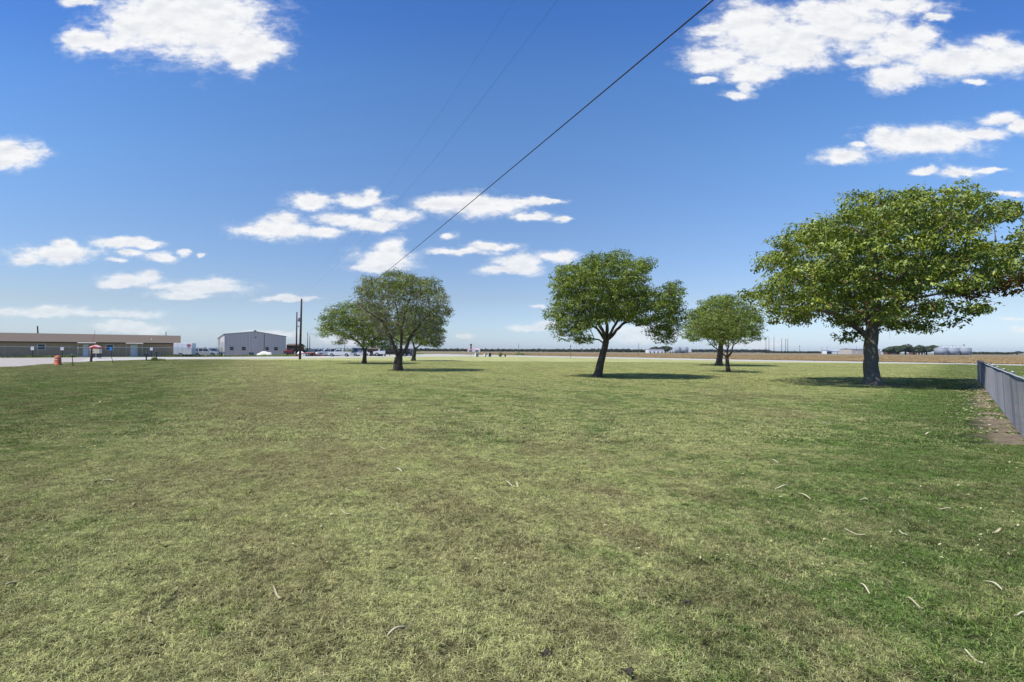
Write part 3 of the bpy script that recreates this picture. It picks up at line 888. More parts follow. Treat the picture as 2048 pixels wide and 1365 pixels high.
DARKROOT = None
A_base = (1743, 770)
build_tree('broadleaf_tree', 'largest tree with thick mottled trunk and wide yellow-green crown beside the chain-link fence', A_base,
  [(None, [(1742, 740), (1741, 705), (1742, 680), (1744, 660)], .37, .30),
   ((1743, 683), [(1728, 668), (1705, 650), (1680, 638, -.5), (1640, 628, -1), (1590, 620, -1.2), (1540, 612, -1)], .17, .05),
   ((1744, 660), [(1745, 620, .3), (1752, 560, .8), (1765, 500, 1.0), (1790, 430, .5)], .22, .06),
   ((1744, 662), [(1735, 625, -.8), (1705, 560, -2), (1680, 500, -2.4), (1650, 470, -2)], .17, .05),
   ((1744, 662), [(1765, 620, -.5), (1810, 580, -1.5), (1860, 540, -2), (1920, 500, -2)], .17, .05),
   ((1745, 655), [(1775, 630, 1), (1830, 600, 2), (1900, 575, 2.6), (1980, 560, 2)], .15, .04),
   ((1745, 645), [(1730, 600, 1.5), (1690, 560, 3), (1640, 540, 3.6)], .14, .05),
   ((1748, 610), [(1760, 560, -1.5), (1780, 500, -3), (1800, 460, -3.4)], .12, .04),
   ((1790, 600), [(1850, 590, -1), (1910, 590, -1), (1960, 598, -.6)], .07, .03)],
  [(1734,412,62,38),(1831,402,66,36),(1905,402,60,36),(1990,425,52,28),(1653,474,70,38),(1589,487,52,38),(1566,529,48,40),
   (1718,495,90,55),(1815,456,90,50),(1911,456,80,45),(1976,500,65,26),(2024,506,50,28),(1621,560,80,48),(1510,586,34,26),
   (1557,606,60,30),(1686,576,80,50),(1782,550,100,55),(1879,527,95,40),(1992,548,66,32),(1750,612,70,36),(1798,634,58,30),
   (1686,672,28,16),(1589,630,55,20),(1927,576,60,26),(1943,614,36,16),(2034,562,40,22),(1856,656,24,12),(1863,614,45,18),
   (2085,470,45,45),(2080,540,40,30),(1840,650,50,14),(1700,640,40,16),(1895,640,26,10)],
  [(1790,478,20,10),(2010,462,26,9),(1900,600,20,8),(1905,626,26,9),(1655,508,14,7),(1905,480,24,7),(1760,655,10,9),(1835,582,22,6),(1600,585,16,6)],
  5.6, M['bark_mottled'], M['leaf_big'], 3, dmin=1.06, crad=.60, per=235, lsize=.165, twigs=3, tip_r=.011, flare=1.35, droop=.8,
  brown=lambda e, r: .9 if (abs(e[0]-4.6) < 1.0 and abs(e[2]-5.1) < .7) else (.10 if e[2] < 4.5 else .025))
build_tree('broadleaf_tree', 'leaning-trunk tree with full dark green crown standing alone at the centre', (1195, 755),
  [(None, [(1198, 738), (1204, 715), (1209, 697), (1212, 684)], .27, .20),
   ((1212, 688), [(1205, 668, -.5), (1192, 650, -1), (1170, 625, -1.5), (1150, 595, -1.5)], .12, .04),
   ((1212, 686), [(1215, 660, 0), (1214, 620, .6), (1208, 570, .5)], .13, .04),
   ((1212, 688), [(1225, 672, .3), (1250, 648, .8), (1280, 625, 1.2), (1320, 612, 1)], .12, .04),
   ((1212, 684), [(1225, 650, -1), (1245, 610, -2), (1260, 570, -2)], .10, .04),
   ((1212, 684), [(1200, 655, 1.2), (1170, 630, 2.2), (1140, 615, 2.4)], .10, .04)],
  [(1190,522,26,20),(1232,522,38,20),(1160,548,46,26),(1128,560,28,30),(1135,595,38,35),(1200,565,60,40),(1262,565,45,40),
   (1287,530,22,18),(1120,625,30,28),(1160,640,45,22),(1185,615,55,35),(1240,615,55,30),(1300,600,50,26),(1345,590,26,32),
   (1338,625,30,35),(1325,660,36,26),(1140,652,40,20),(1122,672,16,16),(1165,678,20,10),(1290,640,36,14),(1240,655,20,12),(1358,640,12,20)],
  [(1255,655,30,14),(1298,562,12,18),(1255,537,5,7),(1275,672,30,12),(1140,690,16,6)],
  3.9, M['bark_dark'], M['leaf_mid'], 21, dmin=.66, crad=.46, per=165, lsize=.115, twigs=3, flare=1.4)
build_tree('broadleaf_tree', 'many-stemmed tree with thin olive foliage and bare grey twigs, left of centre', (796, 742),
  [(None, [(796, 730), (797, 718)], .40, .34),
   ((797, 722), [(790, 695, -.3), (784, 670, -.6), (770, 645, -1), (745, 625, -1.5), (725, 610, -1.5)], .14, .04),
   ((797, 722), [(801, 700, .2), (802, 670, .3), (795, 640, .3), (790, 600, 0)], .14, .04),
   ((797, 720), [(812, 698, 0), (820, 675, 0), (840, 645, .5), (865, 615, 1)], .17, .04),
   ((803, 665), [(815, 630, -1), (830, 590, -1.5)], .09, .03),
   ((820, 675), [(845, 665, -1), (870, 655, -1.6)], .07, .03),
   ((784, 670), [(760, 665, 1), (735, 655, 1.6)], .07, .03)],
  [(795,562,48,20),(740,575,28,22),(845,572,38,20),(765,600,55,35),(825,600,55,35),(870,600,28,30),(890,622,18,14),
   (740,625,32,24),(800,640,60,30),(855,645,38,32),(868,672,22,22),(775,665,30,16),(722,590,14,16),(720,612,16,14)],
  [(815,625,5,8)],
  3.6, M['bark_dark'], M['leaf_olive'], 35, thin=M['bark_grey'], dmin=.66, crad=.47, per=70, lsize=.11, twigs=9, twig_r=.008, tip_r=.011, flare=1.15,
  sparse=lambda e, r: (1.9 if e[2] > 6.2 else 0.55 if e[2] < 5.9 and abs(e[0]) < 2.9 else 1.1), brown=lambda e, r: .10 if e[2] < 5.5 else .02)
build_tree('broadleaf_tree', 'round spreading tree with yellow-green leaves behind the many-stemmed tree on its left side', (728, 728),
  [(None, [(729, 715), (730, 704)], .28, .22),
   ((730, 706), [(724, 692, 0), (716, 680, -1), (690, 668, -2), (660, 655, -2)], .13, .04),
   ((730, 706), [(736, 690, 0), (750, 672, 1), (765, 655, 1.5)], .12, .04),
   ((727, 698), [(725, 670, 1), (715, 640, 1)], .10, .04)],
  [(700,625,38,22),(740,630,40,28),(665,640,26,20),(650,660,16,16),(690,655,45,20),(735,665,45,20),(770,660,35,24),
   (780,690,24,12),(690,673,16,10),(680,683,12,8),(745,685,30,12),(668,625,20,14)],
  [(700,683,8,6)],
  4.2, M['bark_dark'], M['leaf_fresh'], 44, dmin=.90, crad=.64, per=130, lsize=.16, twigs=3, twig_r=.012, flare=1.5)
build_tree('broadleaf_tree', 'small dark-trunked tree standing behind the many-stemmed tree on its right side', (827, 722),
  [(None, [(828, 712), (830, 700)], .34, .26),
   ((830, 702), [(826, 685, 0), (820, 665, -1), (815, 640, -1)], .15, .05),
   ((830, 702), [(840, 690, 0), (852, 678, 1), (868, 660, 1.5)], .13, .05)],
  [(830,640,40,30),(862,650,26,26),(850,675,32,18),(820,665,30,20),(878,672,14,18),(800,680,20,12),(872,690,10,8)],
  [], 4.0, M['bark_dark'], M['leaf_mid'], 58, dmin=1.0, crad=.72, per=120, lsize=.19, twigs=3, twig_r=.014, flare=1.5)
build_tree('broadleaf_tree', 'taller tree with flared dark trunk behind the small pale tree right of centre', (1438, 732),
  [(None, [(1439, 715), (1441, 700), (1442, 688)], .40, .27),
   ((1442, 690), [(1432, 680, 0), (1415, 672, -1), (1395, 665, -2)], .12, .04),
   ((1442, 690), [(1448, 670, 0), (1455, 645, .8), (1460, 620, 1)], .16, .05),
   ((1442, 688), [(1460, 672, .6), (1485, 660, 1), (1510, 660, 1.5)], .12, .04),
   ((1442, 690), [(1440, 660, 1), (1425, 635, 1.5)], .12, .04)],
  [(1450,605,38,18),(1415,615,26,18),(1388,640,20,24),(1420,645,45,28),(1470,625,38,24),(1500,640,26,28),(1475,655,40,22),
   (1512,665,18,18),(1390,670,24,18),(1430,668,38,12),(1380,655,14,16)],
  [], 4.6, M['bark_dark'], M['leaf_mid'], 63, dmin=.92, crad=.66, per=150, lsize=.165, twigs=3, twig_r=.012, flare=1.7)
build_tree('broadleaf_tree', 'small pale-leaved forked tree in front of the taller tree right of centre', (1457, 745),
  [(None, [(1455, 730), (1454, 715)], .19, .15),
   ((1454, 717), [(1463, 706, 0), (1469, 692, .3), (1472, 675, .5)], .085, .03),
   ((1454, 716), [(1455, 700, 0), (1452, 690, -.6), (1444, 675, -1)], .075, .03),
   ((1454, 716), [(1446, 706, .2), (1436, 694, .8), (1424, 680, 1)], .07, .03),
   ((1469, 692), [(1478, 684, .2), (1486, 676, .4)], .05, .02)],
  [(1440,640,42,22),(1465,645,30,24),(1430,660,36,20),(1470,672,26,16),(1405,655,22,20),(1445,680,30,12),(1484,680,12,10)],
  [(1462,688,5,6)],
  2.6, M['bark_dark'], M['leaf_fresh'], 71, dmin=.60, crad=.46, per=105, lsize=.11, twigs=5, twig_r=.006, flare=1.3)

# ---- trees far off
def far_tree(px, Y, wpx, top_py, label, seed, leaf='leaf_far', trunk=True, group='trees on the far side of the field', low=.12):
    rng = np.random.default_rng(seed)
    X = colx(px, Y); w_ = wpx*1.2*Y/F; zt = W(px, top_py, Y).z
    t = empty('distant_tree', (X, Y, 0), 0, label, 'tree', group)
    tb = MB().tube([(0, 0, -.1), (0.1, 0, zt*.3), (.2, 0, zt*.55)], [w_*.045, w_*.035, w_*.02], 7)
    for k in range(4):
        a = rng.uniform(0, 6.28); tb.tube([(.1, 0, zt*.28), (math.cos(a)*w_*.25, math.sin(a)*w_*.25, zt*.6)], [w_*.025, w_*.01], 5)
    tb.build('trunk', M['bark_far'], t)
    n = 2600; nb = 9
    cs = [(rng.uniform(-.32, .32)*w_, rng.uniform(-.3, .3)*w_, zt*rng.uniform(.38, .74)) for _ in range(nb)]
    k = rng.integers(0, nb, n); c = np.array(cs)[k]
    d = unit(rng.normal(0, 1, (n, 3))); r_ = rng.uniform(.3, 1, (n, 1))**.5
    sc_ = np.array([w_*.24, w_*.24, zt*.24])
    Pp = c + d*r_*sc_; Pp[:, 2] = np.clip(Pp[:, 2], zt*low, zt)
    Vl, Tl = leaves_mesh(Pp, d + np.array([0, 0, .5]), max(.5, w_*.06), rng, .2, .8)
    o = np_obj('crown', Vl, Tl, M[leaf], t)
    return t
def tree_band(name, segs, Y, leaf, seed, dens=1.0):
    """a far tree line that reads as one mass; segs: (px0, px1, top_py, jitter_px)"""
    rng = np.random.default_rng(seed); Vs, Ts, off = [], [], 0
    for (p0, p1, ty, jit) in segs:
        wm = (p1-p0)*Y/F; n = int(wm*26*dens)
        px = rng.uniform(p0, p1, n)
        prof = .55 + .45*np.sin(px*.9+seed)*np.sin(px*.37+1.3*seed) + .35*np.sin(px*2.3)*np.sin(px*.11+2)
        x = np.array([colx(p, Y) for p in (p0, p1)]); X = x[0] + (px-p0)/(p1-p0)*(x[1]-x[0])
        zt = W((p0+p1)/2, ty, Y).z
        H = np.maximum(zt*.35, zt*(1 - jit*(1-np.clip(prof, 0, 1.1))))
        Z = H*rng.uniform(0, 1, n)**.6
        Pp = np.stack([X, Y + rng.uniform(-8, 8, n), Z], 1)
        Vl, Tl = leaves_mesh(Pp, rng.normal(0, 1, (n, 3)) + np.array([0, -.3, .6]), max(.9, Y*.0022), rng, .2, .85)
        Vs.append(Vl); Ts.append(Tl+off); off += len(Vl)
    return tag(np_obj(name, np.concatenate(Vs), np.concatenate(Ts), M[leaf]), kind='stuff')
tree_band('distant_wood', [(820, 1060, 697.8, .5), (1060, 1180, 698.3, .45), (1180, 1260, 698.0, .4), (1250, 1300, 699.0, .5)], 900, 'leaf_far', 1)
tree_band('distant_wood', [(1384, 1540, 699.2, .35)], 1500, 'leaf_far_hazed', 2, .6)
tree_band('distant_wood', [(1535, 1660, 703.0, .6)], 1000, 'leaf_far', 3)
tree_band('distant_wood', [(1938, 1975, 704.0, .5), (1975, 2018, 704.6, .5)], 800, 'leaf_far', 4)
tree_band('distant_wood', [(380, 840, 695.6, .5)], 420, 'leaf_far', 5, .5)
for i, (px, Y, wp_, ty, lb) in enumerate([
    (1303, 640, 12, 695.5, 'small tree at the left end of the long white farm building beyond the field'),
    (1316, 640, 22, 692.5, 'dark green tree just behind the middle of the long white farm building'),
    (1331, 640, 22, 691.5, 'tallest dark green tree behind the right end of the long white farm building'),
    (1778, 520, 30, 694.5, 'low spreading tree at the left end of the grove beside the grain bins'),
    (1795, 520, 30, 691.0, 'second tree of the grove, left of its tallest crown'),
    (1811, 520, 34, 687.5, 'tallest tree in the middle of the grove beside the grain bins'),
    (1828, 520, 28, 691.5, 'tree at the right end of the long grove, before the small gap'),
    (1853, 520, 30, 689.5, 'separate round tree between the grove and the three grain bins'),
    (2034, 560, 15, 702.0, 'lone low bushy tree at the far right edge of the field')]):
    far_tree(px, Y, wp_, ty, lb, 100+i, low=.06 if i in (8, 2) else .3)

# ------------------------------------------------------------------ chain-link fences
def chain_link(name, label, p0, p1, h, pitch, wire_r, post_step, mid=None, group=None, post_r=.03):
    L = (p1 - p0).length; a = math.atan2(p1.y-p0.y, p1.x-p0.x)
    t = empty(name, (p0.x, p0.y, 0), a, label, 'fence', group)
    V, Q = [], []
    hb = .05
    H = h - hb - .02
    def strand(x0, z0, x1, z1, y):
        y += .004*math.sin(x0*.9)
        d = math.hypot(x1-x0, z1-z0)
        if d < 1e-4: return
        ux, uz = (x1-x0)/d, (z1-z0)/d; nx, nz = -uz*wire_r, ux*wire_r
        b = len(V)
        for (x, z) in ((x0, z0), (x1, z1)):
            V.append((x+nx, y, z+nz)); V.append((x-nx*.5, y+wire_r*.87, z-nz*.5)); V.append((x-nx*.5, y-wire_r*.87, z-nz*.5))
        for k in range(3): Q.append((b+k, b+(k+1) % 3, b+3+(k+1) % 3, b+3+k))
    x = -H
    while x < L:
        for s, yy in ((1, .004), (-1, -.004)):
            xa, xb = (x, x+H) if s > 0 else (x+H, x)
            za, zb = hb, hb+H
            # clip to the fence length
            def cl(xv): return min(max(xv, 0), L)
            ca, cb_ = cl(xa), cl(xb)
            if ca != cb_:
                fa, fb = (ca-xa)/(xb-xa), (cb_-xa)/(xb-xa)
                strand(ca, za+(zb-za)*fa, cb_, za+(zb-za)*fb, yy)
        x += pitch
    np_obj('chain_link_mesh', np.array(V), np.array(Q), M['chain'], t)
    rail = MB(); pts = []
    n = max(2, int(L/1.0))
    for k in range(n+1):
        xx = L*k/n; pts.append((xx, 0, h - .015*abs(math.sin(xx*math.pi/post_step))))
    rail.tube(pts, post_r*.62, 7).build('top_rail', M['galv_pale'], t, True)
    k = 0
    while k*post_step <= L + .01:
        xx = k*post_step
        e = k == 0 or (k+1)*post_step > L
        r_ = post_r*(1.25 if e else 1)
        MB().lathe([(r_, -.05), (r_, h+.03), (r_*1.15, h+.035), (r_*.9, h+.05), (r_*.3, h+.065)], 9, xx, .03).build('post', M['galv_pale'], t, True)
        k += 1
    return t
def fpt(y): return Vector((11.15 + (y-11.35)*.870, y, 0))
chain_link('chain_link_fence', 'grey chain-link fence running from the right edge towards the big tree', fpt(33.0), fpt(6.5), 1.22, .060, .00125, 3.05)
# fence before the tan building (line given in its own frame below)

# ------------------------------------------------------------------ tan building
ang_t = math.atan2(.545, .838)
O_t = Vector((-98.0, 98.0, 0))
def loc_x(px, O, ang, dy=0.0):
    """local x on a facade line (through O at angle ang, pushed dy into the building) seen at pixel column px"""
    e = Vector((math.cos(ang), math.sin(ang), 0)); nrm = Vector((-math.sin(ang), math.cos(ang), 0))
    o = O + nrm*dy; d = ray(px, 704); k = d.x/d.y
    return (k*o.y - o.x)/(e.x - k*e.y)
tb = empty('tan_building', O_t, ang_t, 'long low tan building with brown shingle roof behind the chain-link fence', 'building')
LX = lambda px, dy=0.0: loc_x(px, O_t, ang_t, dy)
x0, x1 = -14.0, LX(354)
MB().box(x0, x1, 0, 11, -.1, 2.9).build('wall', M['tan_wall'], tb)
rf = MB().prism([(-.7, 2.86), (5.5, 4.62), (11.7, 2.86), (11.7, 2.98), (5.5, 4.76), (-.7, 2.98)], 0, 1)
rf.v = [(x0-.6 + y*(x1-x0+1.2), x, z) for x, y, z in rf.v]
roof = rf.build('roof', M['shingle'], tb)
MB().box(x0-.6, x1+.6, -.74, -.70, 2.80, 2.99).build('fascia', M['trim_brown'], tb)
bb = MB().prism([(-.72, 2.72), (5.5, 4.50), (11.72, 2.72), (11.72, 3.0), (5.5, 4.80), (-.72, 3.0)], 0, 1)
bb.v = [(x1+.6 + y*.05, x, z) for x, y, z in bb.v]
bb.build('barge_board', M['trim_brown'], tb)
def window(parent, x, w_, z0, z1, m='white', y=0.0, rows=2):
    fr = MB(); t_ = .09
    fr.box(x-w_/2, x+w_/2, y-.06, y, z0, z0+t_).box(x-w_/2, x+w_/2, y-.06, y, z1-t_, z1)
    fr.box(x-w_/2, x-w_/2+t_, y-.058, y, z0+t_, z1-t_).box(x+w_/2-t_, x+w_/2, y-.058, y, z0+t_, z1-t_)
    if rows == 2: fr.box(x-w_/2+t_, x+w_/2-t_, y-.055, y, (z0+z1)/2-.03, (z0+z1)/2+.03)
    f = fr.build('window', M[m], parent)
    MB().box(x-w_/2+t_*.9, x+w_/2-t_*.9, y-.03, y-.012, z0+t_*.9, z1-t_*.9).build('pane', M['glass'], f)
window(tb, LX(82.5), LX(91)-LX(74), 1.35, 2.55)
window(tb, LX(219), LX(227)-LX(211), 1.35, 2.55)
def porch(pa, pb, da, db):
    xa, xb = LX(pa, -1.4), LX(pb, -1.4)
    p = MB().prism([(-1.7, 2.60), (-1.7, 2.72), (-.3, 3.02), (-.3, 2.88)], 0, 1)
    p.v = [(xa + y*(xb-xa), x, z) for x, y, z in p.v]
    pr = p.build('porch_roof', M['trim_pale'], tb)
    MB().box(xa-.03, xb+.03, -1.74, -1.69, 2.70, 2.80).build('fascia', M['trim_brown'], pr)
    for xx in (xa+.15, xb-.15):
        MB().box(xx-.06, xx+.06, -1.6, -1.48, 0, 2.62).build('porch_post', M['trim_pale'], pr)
    xd0, xd1 = LX(da), LX(db)
    d_ = MB().box(xd0, xd1, -.05, -.005, 0.1, 2.55).build('door', M['door_white'], tb)
    MB().tube([(xd1-.12, -.11, 1.05), (xd1-.12, -.05, 1.05)], .03, 6).build('handle', M['chrome'], d_)
    MB().box(xd0-.25, xd1+.25, -1.6, -.01, -.05, .1).build('step', M['rock'], tb)
porch(154, 191, 166, 177); porch(251, 286, 261, 275)
MB().tube([(LX(303, 3), 2.0, 3.2), (LX(303, 3), 2.0, 3.95)], .05, 7).build('vent_pipe', M['white'], tb, True)

# fence line 3 m before the building
FO = O_t + Vector((math.sin(ang_t), -math.cos(ang_t), 0))*3.2
def fpx(px):
    x = loc_x(px, FO, ang_t); return FO + Vector((math.cos(ang_t), math.sin(ang_t), 0))*x
chain_link('chain_link_fence', 'tall chain-link fence in front of the tan building, left of its gate', fpx(-60), fpx(153), 1.95, .09, .0045, 4.6, post_r=.045)
chain_link('chain_link_fence', 'tall chain-link fence from the gate past the white cargo trailer', fpx(180), fpx(440), 1.95, .09, .0045, 4.6, post_r=.045)
gp0, gp1 = fpx(155.5), fpx(179)
L_ = (gp1-gp0).length
gt = empty('fence_gate', gp0, ang_t, 'pipe-framed chain-link gate before the left white door', 'gate')
g_ = MB()
for z in (.15, 1.0, 1.85): g_.tube([(0, 0, z), (L_, 0, z)], .035, 7)
for xx in (0, L_): g_.tube([(xx, 0, .1), (xx, 0, 1.95)], .04, 7)
g_.build('gate_frame', M['galv_pale'], gt, True)
# poles rising behind the roof
def pole(name, px, base_py, top, label, r0, r1, m='pole_wood', cat='pole', group=None, Y=None, extra=None):
    if Y is None:
        b = G(px, base_py)
    else:
        b = Vector((colx(px, Y), Y, 0))
    tp = W(top[0], top[1], b.y) - b
    t = empty(name, b, 0, label, cat, group)
    MB().tube([(0, 0, -.3), tuple(tp*.5), tuple(tp)], [r0, (r0+r1)/2, r1], 10).build('pole', M[m], t, True)
    if extra: extra(t, tp)
    return t
pole('utility_pole', 77.5, 0, (75, 652.5), 'short dark pole tip rising behind the tan roof at its left part', .2, .14, Y=125)
pole('utility_pole', 332, 0, (332, 664), 'thin dark pole rising behind the right end of the tan roof', .14, .1, Y=150)
# tall poles
def hardware(t, tp):
    MB().tube([(tp.x*.97-.22, -.05, tp.z*.965), (tp.x*.97+.35, -.05, tp.z*.965)], .035, 6).build('bracket', M['galv'], t)
p1 = pole('utility_pole', 599.8, 719.3, (603.2, 598), 'tallest dark wooden utility pole standing on the lawn edge before the road', .21, .13, extra=hardware)
def transformer(t, tp):
    MB().lathe([(.05, 0), (.3, .05), (.3, .95), (.22, 1.05), (.05, 1.1)], 12, tp.x*.85+.62, -.1).build('transformer', M['galv'], t, True).location.z = tp.z*.78
    MB().box(tp.x*.85, tp.x*.85+.5, -.14, -.06, tp.z*.84, tp.z*.85).build('bracket', M['galv'], t)
    MB().tube([(tp.x*.7+.45, 0, tp.z*.66), (tp.x*.7+.45, 0, tp.z*.69)], .17, 8).build('insulator', M['galv'], t)
    MB().box(tp.x*.7, tp.x*.7+.4, -.06, .02, tp.z*.675, tp.z*.685).build('bracket', M['galv'], t)
p2 = pole('utility_pole', 592.6, 712.8, (593.8, 624.5), 'wooden utility pole with a grey transformer just left of the tallest pole', .21, .14, extra=transformer)
def lamp_arm(t, tp):
    MB().tube([(tp.x, 0, tp.z*.86), (tp.x+1.6, 0, tp.z*.93), (tp.x+3.6, 0, tp.z*.83)], .07, 6).build('lamp_arm', M['galv'], t)
pole('utility_pole', 615, 0, (615.5, 665), 'far grey pole with a side arm right of the tallest pole', .16, .1, 'post_wood', Y=185, extra=lamp_arm)
pole('utility_pole', 619.4, 0, (619.5, 673), 'shortest far pole beside the pole with the side arm', .16, .1, 'post_wood', Y=190)
pole('utility_pole', 689.5, 0, (689.5, 676), 'thin far pole above the silver pickup under the yellow-green tree', .13, .09, 'galv', Y=190)
pole('utility_pole', 770, 0, (770, 668), 'grey pole above the white flatbed truck', .2, .16, 'galv', Y=140)
pole('utility_pole', 779.5, 0, (779.5, 676), 'thin grey pole beside the black truck bed', .13, .1, 'galv', Y=150)

# overhead wires
def wire(name, label, P_, r_, fall=None):
    ys = np.array([p[1] for p in P_]); xs = np.array([p[0] for p in P_]); zs = np.array([p[2] for p in P_])
    yy = np.linspace(ys[0], ys[-1], 90)
    from numpy.polynomial import polynomial as PL
    cz_ = PL.polyfit(ys, zs, 3)
    pts = [(float(np.interp(y, ys, xs)), float(y), float(PL.polyval(y, cz_))) for y in yy]
    o = MB().tube(pts, r_, 6, cap=True).build(name, M['wire'], None, True)
    return tag(o, label, 'wire', 'overhead wires')
def wire_line(px, py, off=(9.1, .516)):
    u_ = ray(px, py); k = u_.x/u_.y; Y = off[0]/(off[1]+k); return (k*Y, Y, CAMZ + u_.z/u_.y*Y)
wl = lambda L, off, end: ([(lambda a, b: (a[0]+(a[0]-b[0])*1.2, a[1]+(a[1]-b[1])*1.2, a[2]+(a[2]-b[2])*1.2))(wire_line(*L[0], off), wire_line(*L[1], off))]
                          + [wire_line(*p, off) for p in L] + end)
P1 = p1.location
fp_ = W(615.5, 666, 185)
w1 = wl([(1427, 0), (1230, 165), (1024, 335), (880, 456), (760, 555), (720, 586)], (6.63, .435), [tuple(fp_)])
wire('overhead_cable', 'thick dark overhead cable running from the top edge down to the poles', w1, .0135)
w2 = wl([(1115, 0), (1020, 125), (875, 312)], (9.1, .516), [(P1.x*.8, P1.y*.8, 9.3), (P1.x+.15, P1.y-.15, 10.05)])
wire('overhead_wire', 'thin overhead wire, the middle one of the three', w2, .0030)
w3 = wl([(1028, 0), (995, 55), (885, 218)], (9.1, .516), [(P1.x*.85, P1.y*.85, 10.5), (P1.x-.05, P1.y-.15, 10.35)])
wire('overhead_wire', 'faintest thin overhead wire, leftmost of the three', w3, .0024)

# ------------------------------------------------------------------ metal building
ang_m = math.atan2(.52, .85)
O_m = Vector((-81, 144, 0))
O_m.x = colx(448.6, 144)
mb_ = empty('metal_building', O_m, ang_m, 'grey ribbed metal workshop with low gable and small dark windows', 'building')
MX = lambda px, dy=0.0: loc_x(px, O_m, ang_m, dy)
xr = MX(571.5); xa = MX(511); zl, za, zr = 5.9, 6.75, 5.5
def hz_(x): return zl + (za-zl)*x/xa if x < xa else za + (zr-za)*(x-xa)/(xr-xa)
side = MB()
side.add([(0, 0, -.1), (0, 34, -.1), (0, 34, zl), (0, 0, zl), (xr, 0, -.1), (xr, 34, -.1), (xr, 34, zr), (xr, 0, zr)],
         [(0, 3, 2, 1), (4, 5, 6, 7)])
side.build('side_wall', M['clad_side'], mb_)
MB().add([(0, 0, -.1), (xr, 0, -.1), (xr, 0, zr), (xa, 0, za), (0, 0, zl)],
         [(0, 1, 2, 3, 4)]).build('wall', M['clad'], mb_)
rfm = MB().add([(-.25, -.15, zl), (xa, -.15, za+.05), (xr+.25, -.15, zr), (-.25, 34.2, zl), (xa, 34.2, za+.05), (xr+.25, 34.2, zr),
                (-.25, -.15, zl+.14), (xa, -.15, za+.2), (xr+.25, -.15, zr+.14), (-.25, 34.2, zl+.14), (xa, 34.2, za+.2), (xr+.25, 34.2, zr+.14)],
               [(0, 1, 4, 3), (1, 2, 5, 4), (6, 9, 10, 7), (7, 10, 11, 8), (0, 6, 7, 1), (1, 7, 8, 2), (3, 4, 10, 9), (4, 5, 11, 10), (0, 3, 9, 6), (2, 8, 11, 5)])
mr_ = rfm.build('roof', M['metal_roof'], mb_)
MB().lathe([(.35, 0), (.35, .35), (.5, .4), (.1, .7)], 10, xa+.3, 6).build('roof_vent', M['galv'], mr_, True).location.z = za+.1
for a, b in ((459, 467.5), (483, 492), (530, 538), (547.5, 556)):
    window(mb_, (MX(a)+MX(b))/2, MX(b)-MX(a), 1.35, 2.45, 'clad')
MB().tube([(MX(499), -.12, 0), (MX(499), -.12, hz_(MX(499)))], .07, 7).build('downpipe', M['white'], mb_)
MB().box(MX(527.6), MX(528.6), -.03, -.003, 0, hz_(MX(528))-.1).build('corner_trim', M['trim_brown'], mb_)
MB().box(MX(448.6), MX(449.6), -.05, -.003, 0, zl-.05).build('corner_trim', M['trim_pale'], mb_)
MB().box(MX(570.5), MX(571.4), -.05, -.003, 0, zr-.05).build('corner_trim', M['trim_pale'], mb_)
MB().box(MX(512.5), MX(515.5), -.35, -.003, 3.9, 4.2).build('wall_lamp', M['lamp'], mb_)
MB().box(MX(510), MX(512), -.12, -.003, 5.0, 5.3).build('vent', M['black'], mb_)
MB().box(MX(507), MX(508.5), -.06, -.003, 2.3, 3.1).build('notice_board', M['white'], mb_)
for y0_, y1_ in ((6, 10), (14, 20), (23, 29)):
    MB().box(-.05, -.004, y0_, y1_, 0, 3.9).build('roller_door', M['glass'], mb_)
cn = MB().add([(-.2, 34.5, 5.7), (4, 34.5, 6.0), (4, 58, 6.0), (-.2, 58, 5.7), (-.2, 34.5, 5.85), (4, 34.5, 6.15), (4, 58, 6.15), (-.2, 58, 5.85)],
         [(0, 3, 2, 1), (4, 5, 6, 7), (0, 1, 5, 4), (1, 2, 6, 5), (2, 3, 7, 6), (3, 0, 4, 7)]).build('canopy', M['trim_brown'], mb_)
for y_ in (37, 43, 50, 57.5): MB().tube([(0, y_, 0), (0, y_, 5.75)], .1, 6).build('canopy_post', M['white'], cn)

# ------------------------------------------------------------------ vehicles
def wheel(parent, x, y, r_, wd=.24):
    wh = MB(); n = 18
    prof = [(.0, -wd/2), (r_*.9, -wd/2), (r_, -wd/2+.04), (r_, wd/2-.04), (r_*.9, wd/2), (.0, wd/2)]
    vs, fs = [], []
    for r2, yy in prof:
        vs += [(x + r2*math.cos(k*2*math.pi/n), y+yy, r_ + r2*math.sin(k*2*math.pi/n)) for k in range(n)]
    for i in range(len(prof)-1):
        for k in range(n): fs.append((i*n+k, i*n+(k+1) % n, (i+1)*n+(k+1) % n, (i+1)*n+k))
    o = wh.add(vs, fs).build('wheel', M['rubber'], parent, False)
    h_ = MB()
    for sgn in (-1, 1):
        pts = [(x + r_*.55*math.cos(k*2*math.pi/12), y + sgn*(wd/2+.008), r_ + r_*.55*math.sin(k*2*math.pi/12)) for k in range(12)]
        h_.add(pts, [tuple(range(12))])
    h_.build('rim', M['chrome'], o)
def arch(x, r_, z0):                         # points of a wheel opening, left to right, along the sill line z0
    pts = []
    for k in range(9):
        a = math.pi - k*math.pi/8
        pts.append((x + r_*math.cos(a), max(z0, .36 + r_*math.sin(a))))
    return pts
